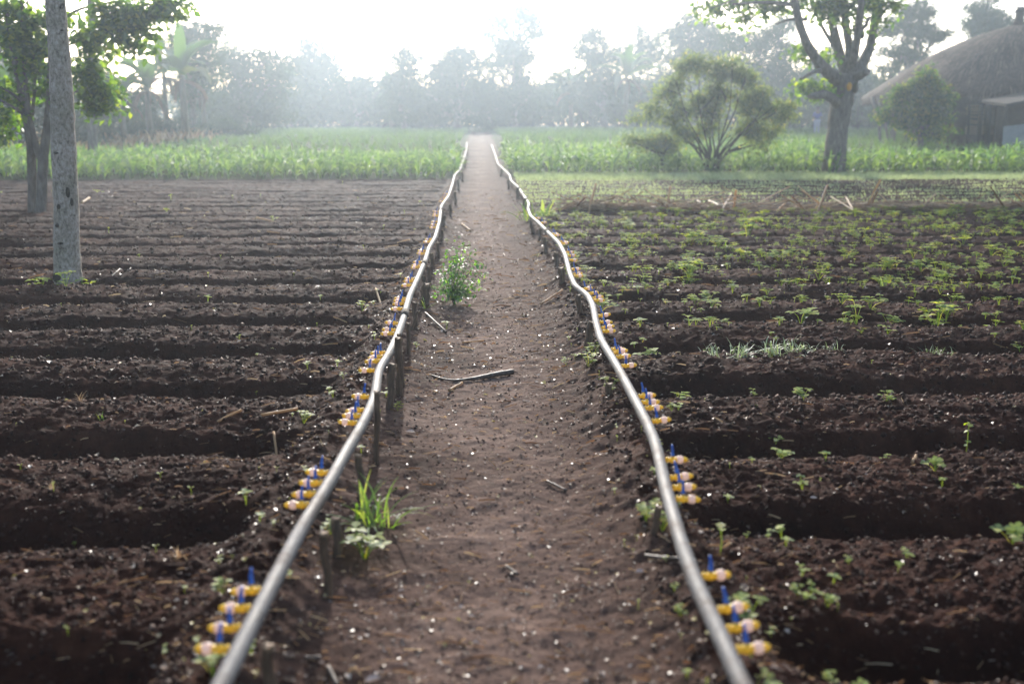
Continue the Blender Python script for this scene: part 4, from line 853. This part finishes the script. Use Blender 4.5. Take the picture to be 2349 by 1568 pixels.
# background trees: (name, label, D, base px, trunk r, blobs, leaves, leaf size, clump)
BG = [
 ('broadleaf_tree', 'dark tree with a round top behind the banana plants at left', 58, 440, .22, [(430, 78, 46, 32), (470, 95, 40, 28), (415, 120, 38, 30), (450, 140, 50, 35), (440, 200, 60, 45), (490, 70, 30, 20)], 8000, .3, .45),
 ('broadleaf_tree', 'spreading bluish tree right of the banana plants', 72, 560, .3, [(520, 130, 42, 34), (550, 170, 55, 42), (605, 130, 46, 26), (640, 165, 30, 18), (600, 200, 55, 40), (540, 240, 70, 45), (610, 260, 60, 35)], 11000, .33, .55),
 ('broadleaf_tree', 'pale rounded tree with a small peak against the bright sky at left', 100, 712, .35, [(705, 92, 22, 22), (720, 118, 50, 28), (705, 150, 66, 34), (750, 160, 40, 28), (690, 185, 50, 35), (720, 225, 60, 40), (773, 190, 22, 14)], 9000, .45, .7),
 ('broadleaf_tree', 'low hazy tree between two taller ones left of the path', 92, 820, .25, [(800, 195, 34, 16), (850, 200, 45, 24), (890, 185, 30, 18), (840, 240, 70, 35), (770, 240, 50, 28)], 6000, .4, .6),
 ('broadleaf_tree', 'narrow upright hazy tree left of the dark central tree', 82, 928, .25, [(928, 118, 26, 20), (905, 140, 24, 22), (945, 150, 28, 28), (925, 190, 42, 32), (925, 240, 55, 38)], 6500, .35, .5),
 ('broadleaf_tree', 'largest dark rounded tree at the end of the path', 66, 1050, .35, [(1045, 130, 42, 26), (1080, 135, 42, 30), (1010, 165, 44, 40), (1060, 180, 72, 50), (1000, 220, 55, 45), (1110, 215, 60, 45), (1060, 250, 95, 42), (1120, 260, 60, 36), (970, 265, 50, 32)], 15000, .3, .5),
 ('umbrella_tree', 'very pale flat-topped tree rising highest behind the path end', 98, 1190, .4, [(1185, 28, 48, 14), (1150, 50, 40, 16), (1225, 48, 34, 18), (1120, 80, 28, 18), (1235, 80, 20, 12), (1190, 55, 50, 14)], 5200, .55, .8),
 ('broadleaf_tree', 'hazy open tree directly right of the path end', 88, 1185, .28, [(1178, 100, 46, 26), (1165, 122, 42, 28), (1200, 135, 30, 26), (1140, 150, 34, 22), (1190, 175, 36, 22), (1215, 205, 34, 24), (1170, 230, 60, 38)], 7200, .38, .6),
 ('broadleaf_tree', 'low pale tree mass in the bright gap right of the path', 100, 1265, .25, [(1260, 190, 26, 20), (1255, 225, 44, 30), (1290, 245, 44, 26)], 4000, .42, .6),
 ('broadleaf_tree', 'leaning pale tree with gaps, right of the bright gap', 86, 1390, .3, [(1360, 80, 34, 20), (1345, 105, 36, 26), (1385, 120, 36, 26), (1365, 150, 40, 26), (1395, 190, 44, 32), (1420, 155, 22, 20), (1350, 215, 45, 30)], 7200, .38, .6),
 ('broadleaf_tree', 'airy hazy tree with many sky gaps behind the feathery shrub', 92, 1470, .3, [(1465, 70, 26, 20), (1440, 120, 30, 22), (1490, 110, 34, 30), (1470, 150, 36, 28), (1505, 190, 45, 35), (1450, 205, 40, 28)], 6500, .4, .6),
 ('broadleaf_tree', 'tall bluish tree whose top rises above the feathery shrub', 82, 1590, .32, [(1575, 48, 38, 18), (1560, 80, 42, 26), (1620, 75, 42, 30), (1600, 120, 64, 38), (1650, 105, 38, 32), (1560, 150, 55, 35), (1620, 200, 75, 40)], 11000, .35, .55),
 ('broadleaf_tree', 'wide bluish tree mass between the feathery shrub and the fruit tree', 72, 1740, .32, [(1690, 100, 42, 26), (1740, 95, 38, 26), (1790, 70, 36, 34), (1800, 120, 46, 36), (1730, 150, 70, 36), (1790, 190, 70, 40), (1690, 200, 60, 35), (1840, 210, 50, 35)], 12500, .32, .5),
 ('broadleaf_tree', 'dark layered tree directly left of the hut roof', 68, 2060, .28, [(2085, 22, 44, 24), (2125, 35, 30, 16), (2060, 60, 46, 26), (2110, 75, 48, 22), (2150, 82, 30, 12), (2060, 115, 50, 26), (2100, 125, 36, 22), (2035, 155, 34, 20), (2050, 200, 45, 28)], 11000, .24, .32),
 ('broadleaf_tree', 'tree with a sparse top rising behind the hut roof', 70, 2270, .28, [(2235, 25, 26, 22), (2222, 55, 24, 20), (2270, 20, 34, 26), (2300, 50, 34, 22), (2330, 70, 26, 20), (2260, 60, 40, 24), (2250, 110, 60, 40)], 8500, .26, .34),
 ('broadleaf_tree', 'dark green tree closing the far left edge', 44, 30, .25, [(20, 170, 60, 50), (-30, 110, 60, 60), (70, 220, 50, 40), (20, 270, 80, 35)], 6500, .28, .4),
 ('broadleaf_tree', 'bushy green tree seen between the pale trunk and the bananas', 47, 250, .2, [(215, 175, 40, 40), (255, 215, 40, 34), (225, 255, 55, 34), (190, 225, 40, 40), (285, 260, 36, 26)], 6500, .26, .36),
 ('broadleaf_tree', 'dark evergreen bush tree left of the tall banana plant', 52, 335, .16, [(340, 225, 32, 30), (335, 265, 36, 34), (350, 290, 40, 22)], 4200, .22, .28),
 ('broadleaf_tree', 'hazy tree hiding behind the fruit tree fork', 80, 1900, .3, [(1900, 130, 34, 24), (1880, 170, 45, 30), (1950, 160, 40, 30), (1920, 220, 70, 38)], 6000, .36, .5),
]
for k, (nm, lab, D, bx, tr, bl, n, sz, cl) in enumerate(BG):
    if D > 64 and D < 67: D *= 1.25
    area = sum(b[2] * b[3] for b in bl) * PI * .19; sz = 2.5 * D / 996; n = int(3.4 * area / 1.15)
    tree(nm, lab, 'tree', D, bx, tr, bl, n, sz, cl, 'leafF', 'bark', group='hazy trees behind the fields')

# undergrowth bushes along the foot of the trees
def bush_proto():
    ps = []
    for i in range(4):
        a = Acc(); bl = [((rng.normal(0, .7), rng.normal(0, .5), .8 + .4 * rng.random()), 1.1, .9, .9) for _ in range(4)]
        P, R, S, _ = crown([(np.array(b[0]), *b[1:]) for b in bl], 1500, .22, .26); P[:, 2] = np.maximum(P[:, 2], .02)
        a.inst(leafV, P, R, S, Q=leafQ); f = a.build('foliage', M['leafF'])
        t = Acc()
        for b in bl: t.tube([(0, 0, -.1), (b[0][0] * .5, b[0][1] * .5, .5), b[0]], [.05, .04, .015], 5)
        ps.append((f, t.build('stem', M['bark_dark'])))
    return ps
BP = bush_proto()
BUSH = [(470, 64, 1.0), (520, 68, 1.3), (590, 70, 1.5), (660, 74, 1.4), (740, 78, 1.6), (800, 78, 1.7), (870, 80, 1.6), (940, 76, 1.5), (1010, 74, 1.4), (1150, 74, 1.3), (1210, 76, 1.7), (1280, 78, 1.6), (1350, 74, 1.6), (1420, 74, 1.5), (1500, 70, 1.5), (1570, 66, 1.6), (1650, 68, 1.7), (1730, 64, 1.6), (1800, 62, 1.5), (1850, 66, 1.7), (1960, 62, 1.7), (2010, 66, 1.5), (2070, 68, 1.7), (2180, 64, 1.8), (2240, 62, 1.7), (300, 50, .8), (410, 52, .55), (480, 55, .5), (520, 58, .55), (560, 57, .5), (140, 42, .9), (40, 40, 1.0), (230, 45, .7), (1905, 76, 1.6), (2130, 62, 1.7), (2300, 66, 1.8)]
for k, (px, D, s) in enumerate(BUSH):
    D, s = (D * 1.25, s * 1.4) if D > 60 else (D, s); p = at(px, 300, D); z = gz(p[0], D); f, t = BP[k % 4]
    root = empty('green_bush', (p[0], D, z - .03), 'rounded hazy green bush in the undergrowth at the foot of the trees', 'bush', 'undergrowth bushes below the far trees')
    root.scale = (s * (1 + .3 * rng.random()), s, s * (.9 + .3 * rng.random())); root.rotation_euler.z = rng.random() * 6
    link('foliage', f, root); link('stem', t, root)

# the far wood that closes the view behind everything
def far_wood():
    n = 80000; px = rng.uniform(-700, 3100, n); D = rng.uniform(112, 140, n); tp = 208 - 60 * vnoise(px / 95., px * 0, 80) - 34 * vnoise(px / 28., px * 0, 81)
    s_ = D / FPX; x0 = np.array([at(p_, 300, 1.0)[0] for p_ in px]) * D; z0 = ground_z(x0, D); zt_ = CAMH + (285 - tp) * s_
    z = z0 + (zt_ - z0) * rng.random(n) ** .8; cx = np.floor(x0 / 1.2) * 1.2
    a = Acc(); sz = .42 * (.6 + .8 * rng.random(n)); R = rotz(rng.random(n) * 6.28) @ rotx(rng.normal(-.35, .6, n)) @ roty(rng.normal(0, .5, n))
    a.inst(leafV, np.stack([x0 + rng.normal(0, .3, n), D, z], 1), R, np.stack([sz * 1.15, sz, sz], 1), Q=leafQ)
    tag(link('far_wood', a.build('far_wood', M['leafF'])), 'low hazy wood that closes the fields behind the separate trees', 'wood', kind='stuff')
far_wood()
# banana plants
def banana_acc(seed):
    r = np.random.default_rng(seed); st = Acc(); lv = Acc(); dl = Acc(); H = 2.6 + .6 * r.random()
    st.tube([(0, 0, -.1), (.05, 0, H * .5), (.02, .03, H)], [.17, .14, .09], 9)
    for i in range(9):
        az = i * 2.4 + r.normal(0, .2); up = 1.45 - .13 * i * r.random() - .05 * i; strip(lv, (0, 0, H - .1), az, 2.0 + .5 * r.random(), .5, up, .7 + 1.5 * r.random(), 9, vfold=.35)
    for i in range(4): strip(dl, (0, 0, H - .3), r.random() * 6, 1.5, .25, -.2, 1.4, 7, vfold=.6)
    return st, lv, dl
BAN = []
for i in range(3):
    s_, l_, d_ = banana_acc(800 + i); BAN.append((s_.build('stem', M['banana_stem'], smooth=True), l_.build('leaves', M['banana'], smooth=True), d_.build('dead_leaves', M['dead'])))
BN = [(425, 50, 1.15, 'tallest banana plant in clear view left of the far trees'), (345, 46, .98, 'banana plant with raised leaves right of the leafy tree'), (385, 56, 1.1, 'banana plant between two nearer ones at left'), (470, 58, .95, 'shorter banana plant at the right end of the left clump'),
      (285, 44, .8, 'banana plant half hidden by the leafy branches'), (630, 78, 1.1, 'hazy banana plant before the pale rounded tree'), (900, 84, 1.1, 'hazy banana plant at the foot of the narrow tree'), (1310, 80, 1.2, 'faint banana plant in the haze right of the path'),
      (1435, 72, 1.2, 'pale banana plant with a tall raised leaf left of the feathery shrub'), (1480, 76, .9, 'lower pale banana plant beside the one with the raised leaf'), (15, 38, .9, 'banana plant at the left edge under the dark leaves'), (110, 42, .85, 'banana plant glimpsed between the leafy stems'), (2185, 58, 1.0, 'banana plant seen beneath the hut eave')]
for k, (px, D, s, lab) in enumerate(BN):
    if D > 65: D, s = D * 1.1, s * 1.1
    p = at(px, 300, D); root = empty('banana_plant', (p[0], D, gz(p[0], D) - .02), lab, 'banana plant', 'banana plants before the far trees'); root.scale = (s,) * 3; root.rotation_euler.z = rng.random() * 6
    for nm, me in zip(('stem', 'leaves', 'dead_leaves'), BAN[k % 3]): link(nm, me, root)

# ------------------------------------------------------------------ thatched hut
def hut():
    D = 50.0; c = at(2318, 300, D); gzc = gz(c[0], D - 5); base = np.array([c[0], D, gzc]); s = D / FPX
    root = empty('thatched_hut', base, 'round open hut with a large grey thatched roof at the right edge', 'hut')
    Rr = (c[0] - at(1984, 235, D)[0]) * .925; ze = at(2318, 232, D)[2]; zp = at(2318, 58, D)[2]
    # roof: slightly domed cone, thick at the eave
    a = Acc(); n = 64; prof = [(1.0, 0), (1.01, .05), (.97, .13), (.85, .29), (.68, .50), (.5, .69), (.33, .83), (.18, .93), (.07, .985), (0.001, 1.0)]
    V = []; th = np.arange(n) / n * 2 * PI
    for i, (r, h) in enumerate(prof):
        j = 1 + .012 * rng.normal(size=n) + (0.02 * np.sin(th * 5) if i < 3 else 0); zz = ze + (zp - ze) * h + (.09 * rng.normal(size=n) if i == 0 else .02 * rng.normal(size=n))
        V.append(np.stack([c[0] + Rr * r * j * np.cos(th), D + Rr * r * j * np.sin(th), zz], 1))
    inner = np.stack([c[0] + Rr * .93 * np.cos(th), D + Rr * .93 * np.sin(th), np.full(n, ze + .05)], 1); top_in = np.stack([c[0] + .1 * np.cos(th), D + .1 * np.sin(th), np.full(n, zp - .5)], 1)
    V = [top_in, inner] + V; k = len(V); V = np.vstack(V); i = np.arange(k - 1)[:, None] * n; j = np.arange(n)[None]; j2 = (j + 1) % n
    a.add(V, np.stack([i + j, i + j2, i + n + j2, i + n + j], -1).reshape(-1, 4)); roof = link('roof', a.build('roof', M['thatch'], origin=base, smooth=True), root)
    # strands lying down the slope and hanging at the eave
    a = Acc(); m = 12000; t = rng.random(m) * 2 * PI; u = rng.random(m) ** .8; hp = np.array([p[1] for p in prof])[1:]; rp = np.array([p[0] for p in prof])[1:]
    u[:2600] = rng.random(2600) * .03
    hh = u; rr = np.interp(hh, hp, rp); slope = np.arctan2((zp - ze) * (np.interp(hh + .03, hp, rp) * 0 + .03), Rr * (rr - np.interp(np.minimum(hh + .03, 1), hp, rp)) + 1e-3)
    P = np.stack([c[0] + Rr * rr * np.cos(t) * 1.012, D + Rr * rr * np.sin(t) * 1.012, ze + (zp - ze) * hh + .03], 1)
    ln = np.where(hh < .04, .12 + .16 * rng.random(m), .35 + .45 * rng.random(m)); w = .02 + .02 * rng.random(m)
    st = np.array([[-.5, 0, 0], [.5, 0, 0], [.35, -1, 0.02], [-.35, -1, 0.02]]) # runs downhill along -Y
    ext = np.where(hh < .04, 1.15, 0); R = rotz(t + PI / 2 + PI + rng.normal(0, .18, m)) @ rotx(np.where(hh < .04, -1.0, 0) + slope * 0 - 0) 
    # orient: local -Y should point outward and down
    sl = np.where(hh < .04, 1.35, slope + .06)
    R = rotz(t + PI / 2 + rng.normal(0, .2, m)) @ rotx(sl * 1.0)
    a.inst(st, P, R, np.stack([w, ln, ln], 1), Q=[(0, 1, 2, 3)]); link('thatch_strands', a.build('thatch_strands', M['strand'], origin=base), roof)
    a = Acc(); pk = at(2309, 60, D); a.tube([(c[0] - .15, D, zp - .15), (c[0] - .15, D, zp + .25), (c[0] - .12, D, zp + .62)], [.34, .2, .22], 10, jit=.12); a.tube([(c[0] - .12, D, zp + .58), (c[0] - .10, D, zp + .85)], [.30, .18], 10, jit=.15)
    link('finial', a.build('finial', M['thatch'], origin=base, smooth=True), roof)
    # posts in a ring
    for k in range(15):
        tt = -PI + k * 2 * PI / 15 + .12; rp_ = Rr * (.80 + .04 * rng.random()); x, y = c[0] + rp_ * math.cos(tt), D + rp_ * math.sin(tt); z0 = gz(x, y); a = Acc()
        L = smooth_line([(x, y, z0 - .1), (x + rng.normal(0, .05), y, z0 + 1.2), (x + rng.normal(0, .08), y, ze + .45)], 7); a.tube(L, .085 + .03 * rng.random(), 8, jit=.08)
        link('post', a.build('post', M['bark'], origin=base, smooth=True), root)
    for (x0, y0, x1, y1, r) in [(2018, 332, 2020, 262, .09), (2038, 332, 2032, 262, .07), (2048, 334, 2058, 262, .11), (2118, 335, 2116, 290, .12)]:
        yy = D - Rr * .35; p0 = at(x0, y0, yy); p1 = at(x1, y1, yy); a = Acc(); p0[2] = gz(p0[0], yy) - .1; a.tube(smooth_line([p0, (p0 + p1) / 2 + [.03, 0, 0], p1 + [0, 1.2, .8]], 7), r * .9, 8, jit=.08); link('post', a.build('post', M['bark'], origin=base, smooth=True), root)
    # dark back wall of mud under the roof, low front wall, hanging grass ceiling edge
    a = Acc(); nn = 28; V = []
    for z in (0, 1):
        for q in range(nn + 1):
            tt = math.radians(-38) + q / nn * math.radians(150); x, y = c[0] + Rr * .74 * math.cos(tt), D + Rr * .74 * math.sin(tt); V.append((x, y, gzc - .1 if z == 0 else ze + .55))
    a.add(V, [(q, q + 1, nn + 2 + q, nn + 1 + q) for q in range(nn)]); Vb = np.array(V) * 1.0; Vb[:, 0] = c[0] + (Vb[:, 0] - c[0]) * .97; Vb[:, 1] = D + (Vb[:, 1] - D) * .97; a.add(Vb, [(q, nn + 1 + q, nn + 2 + q, q + 1) for q in range(nn)])
    link('wall', a.build('wall', M['mud'], origin=base), root)
    yF = D - Rr * .80
    l, r_ = at(2168, 320, yF), at(2300, 320, yF); zt_ = at(2168, 307, yF)[2]; z0 = gz(l[0], yF) - .1
    a = Acc(); a.box(((l[0] + r_[0]) / 2, yF, (z0 + zt_) / 2), (r_[0] - l[0], .25, zt_ - z0)); link('low_wall', a.build('low_wall', M['mud'], origin=base), root)
    # dark plank valance under the eave
    l, r_ = at(2168, 250, yF + .3), at(2349, 250, yF + .3); z1, z2 = at(2168, 222, yF + .3)[2], at(2168, 255, yF + .3)[2]
    a = Acc(); nb = 16
    for q in range(nb): x = l[0] + (r_[0] - l[0]) * (q + .5) / nb; a.box((x, yF + .3 + .01 * (q % 2), (z1 + z2) / 2 + rng.normal(0, .02)), ((r_[0] - l[0]) / nb * .98, .04, z1 - z2))
    link('plank_screen', a.build('plank_screen', M['bark_dark'], origin=base), root)
    # woven wattle panel
    yW = D - Rr * .84; a = Acc()
    for py in (243, 248, 255, 262, 268, 275, 282, 289): 
        p0, p1 = at(2218 + rng.normal(0, 2), py + rng.normal(0, .8), yW), at(2300 + rng.normal(0, 2), py + rng.normal(0, .8), yW); a.tube(smooth_line([p0, (p0 + p1) / 2 + [0, 0, rng.normal(0, .04)], p1], 6), .04, 6)
    for py in (293, 296, 299, 303, 306): 
        p0, p1 = at(2216, py, yW), at(2300, py, yW); a.tube([p0, p1], .042, 6)
    link('wattle_panel', a.build('wattle_panel', M['stake_cut'], origin=base, smooth=True), root)
    for (x0, ya, x1, yb, r) in [(2242, 350, 2252, 240, .10), (2262, 352, 2268, 238, .14), (2288, 352, 2286, 238, .13), (2298, 352, 2300, 245, .10), (2222, 310, 2224, 240, .06)]:
        a = Acc(); p0, p1 = at(x0, ya, yW - .15), at(x1, yb, yW - .15); p0[2] = gz(p0[0], p0[1]) - .1; a.tube(smooth_line([p0, (p0 + p1) / 2, p1], 6), r, 8, jit=.06); link('post', a.build('post', M['bark_dark'], origin=base, smooth=True), root)
hut()
def shed():
    yS = 42.0; p = at(2349, 345, yS); base = np.array([p[0], yS, gz(p[0], yS)])
    root = empty('iron_shed', base, 'corner of a lean-to shed with corrugated iron sheets at the right edge', 'shed')
    x0, x1 = at(2302, 300, yS)[0], at(2430, 300, yS)[0]; zt_, zb = at(2302, 290, yS)[2], at(2302, 344, yS)[2]
    a = Acc(); n = 80; zz = np.linspace(zb, zt_, n); off = .035 * np.sin(np.linspace(0, 10 * 2 * PI, n)); dz = .25
    V = np.concatenate([np.stack([np.full(n, x0), yS + off, zz], 1), np.stack([np.full(n, x1), yS + off, zz + dz], 1), np.stack([np.full(n, x0), yS + off + .01, zz], 1), np.stack([np.full(n, x1), yS + off + .01, zz + dz], 1)])
    a.add(V, [(i, n + i, n + i + 1, i + 1) for i in range(n - 1)] + [(2 * n + i, 2 * n + i + 1, 3 * n + i + 1, 3 * n + i) for i in range(n - 1)])
    link('iron_sheet', a.build('iron_sheet', M['iron'], origin=base, smooth=True), root)
    zr = at(2302, 236, yS)[2]; a = Acc()
    V = np.array([(x0 - .25, yS - .5, zr - .05), (x1, yS - .5, zr + .45), (x1, yS + 1.6, zr + .65), (x0 - .25, yS + 1.6, zr + .15)]); V = np.vstack([V, V - [0, 0, .12]])
    a.add(V, [(0, 1, 2, 3), (7, 6, 5, 4), (0, 4, 5, 1), (1, 5, 6, 2), (2, 6, 7, 3), (3, 7, 4, 0)]); link('roof', a.build('roof', M['bark_dark'], origin=base), root)
    for x, y in ((x0 + .06, yS + .1), (x0 + .06, yS + 1.5), (x1 - .1, yS + .1), (x1 - .1, yS + 1.5)):
        a = Acc(); a.tube([(x, y, gz(x, y) - .1), (x, y, zr + .02 + (x - x0) * .12)], .07, 8); link('post', a.build('post', M['bark_dark'], origin=base, smooth=True), root)
    a = Acc(); a.box(((x0 + x1) / 2, yS + 1.0, (zr + zb) / 2), (x1 - x0 - .3, .08, zr - zb)); link('back_wall', a.build('back_wall', M['mud'], origin=base), root)
shed()

# ------------------------------------------------------------------ distant person in blue
def person():
    D = 62.0; p = at(1873, 300, D); base = np.array([p[0], D, gz(p[0], D)])
    base[2] = gz(p[0], D)
    root = empty('person', base, 'distant person in a blue top and pale trousers standing between shrub and fruit tree', 'person')
    J = [(0, 0, .93), (0, 0, 1.12), (0, 0, 1.36), (0, 0, 1.47), (0, -.01, 1.56), (0, 0, 1.70), (-.18, 0, 1.38), (-.24, .02, 1.12), (-.25, -.06, .90), (-.25, -.08, .80), (.18, 0, 1.38), (.24, .02, 1.12), (.22, -.08, .92), (.21, -.12, .83), (-.10, 0, .88), (-.11, -.02, .50), (-.12, 0, .09), (-.12, -.16, .04), (.10, 0, .88), (.12, .03, .50), (.13, .06, .09), (.14, -.08, .04)]
    E = [(0, 1), (1, 2), (2, 3), (3, 4), (4, 5), (2, 6), (6, 7), (7, 8), (8, 9), (2, 10), (10, 11), (11, 12), (12, 13), (0, 14), (14, 15), (15, 16), (16, 17), (0, 18), (18, 19), (19, 20), (20, 21)]
    Rr = [.13, .13, .12, .055, .085, .08, .06, .045, .033, .03, .06, .045, .033, .03, .09, .06, .042, .035, .09, .06, .042, .035]
    def skin(name, idx, grow, mat):
        mp = {v: k for k, v in enumerate(idx)}; me = bpy.data.meshes.new(name); me.from_pydata([J[i] for i in idx], [(mp[a_], mp[b_]) for a_, b_ in E if a_ in mp and b_ in mp], [])
        o = link(name, me, root); mod = o.modifiers.new('Skin', 'SKIN'); me.materials.append(mat)
        for k, i in enumerate(idx): me.skin_vertices[0].data[k].radius = (Rr[i] * grow, Rr[i] * grow * (.8 if i < 3 else 1)); me.skin_vertices[0].data[k].use_root = (k == 0)
        sb = o.modifiers.new('Subdivision', 'SUBSURF'); sb.levels = sb.render_levels = 2; return o
    skin('body', list(range(22)), 1.0, M['skin'])
    skin('shirt', [0, 1, 2, 6, 7, 10, 11], 1.22, M['cloth']); skin('trousers', [0, 14, 15, 16, 18, 19, 20], 1.2, M['cloth_pale'])
    o = blob_mesh((0, .015, 1.69), (.095, .105, .085), M['hair'], 'hair', root, (0, 0, 0))
person()

# ------------------------------------------------------------------ haze
a = Acc(); a.box((0, 195, 24.5), (500, 440, 51)); hz = link('haze', a.build('haze', []))
m = bpy.data.materials.new('haze'); m.use_nodes = True; N = m.node_tree.nodes; N.clear(); L = m.node_tree.links
pv = N.new('ShaderNodeVolumePrincipled'); pv.inputs['Color'].default_value = (0.72, 0.86, 1.0, 1); pv.inputs['Density'].default_value = 0.0017; pv.inputs['Anisotropy'].default_value = 0.70
o = N.new('ShaderNodeOutputMaterial'); L.new(pv.outputs[0], o.inputs['Volume']); hz.data.materials.append(m)
tag(hz, 'pale morning haze filling the air over the fields', 'haze', kind='stuff')

# ------------------------------------------------------------------ light, sky, camera
SUN_EL, SUN_AZ = math.radians(21), math.radians(-3.5)      # azimuth from +Y towards +X
w = bpy.data.worlds.new('World'); bpy.context.scene.world = w; w.use_nodes = True; N = w.node_tree.nodes; L = w.node_tree.links; N.clear()
sk = N.new('ShaderNodeTexSky'); sk.sky_type = 'NISHITA'; sk.sun_disc = False; sk.sun_elevation = SUN_EL; sk.sun_rotation = SUN_AZ; sk.dust_density = 2.5; sk.air_density = 1.0; sk.ozone_density = 1.0
bg = N.new('ShaderNodeBackground'); bg.inputs['Strength'].default_value = 0.15; ow = N.new('ShaderNodeOutputWorld'); L.new(sk.outputs[0], bg.inputs[0]); L.new(bg.outputs[0], ow.inputs[0])
sd = bpy.data.lights.new('sun', 'SUN'); sd.energy = 4.0; sd.angle = math.radians(0.5); sd.color = (1, 0.95, 0.89); so = bpy.data.objects.new('sun', sd); C.objects.link(so)
from mathutils import Vector
dv = Vector((math.sin(SUN_AZ) * math.cos(SUN_EL), math.cos(SUN_AZ) * math.cos(SUN_EL), math.sin(SUN_EL))); so.rotation_euler = dv.to_track_quat('Z', 'Y').to_euler(); so.location = (0, 0, 30)

cd = bpy.data.cameras.new('camera'); cam = bpy.data.objects.new('camera', cd); C.objects.link(cam); bpy.context.scene.camera = cam
cam.location = (0, 0, CAMH); cam.rotation_euler = (PI / 2 - PITCH, 0, -YAW); cd.lens = 35; cd.sensor_width = 36; cd.clip_end = 2000; cd.clip_start = 0.05
cd.dof.use_dof = True; cd.dof.focus_distance = 7.2; cd.dof.aperture_fstop = 1.6

sc = bpy.context.scene
sc.view_settings.view_transform = 'Standard'; sc.view_settings.look = 'None'; sc.view_settings.gamma = 1; sc.view_settings.exposure = 1.14
cy = sc.cycles; cy.max_bounces = 6; cy.diffuse_bounces = 2; cy.glossy_bounces = 2; cy.transmission_bounces = 4; cy.volume_bounces = 1; cy.transparent_max_bounces = 6
cy.use_denoising = True; cy.denoiser = 'OPENIMAGEDENOISE'; cy.sample_clamp_indirect = 6; cy.sample_clamp_direct = 40; cy.caustics_reflective = False; cy.caustics_refractive = False
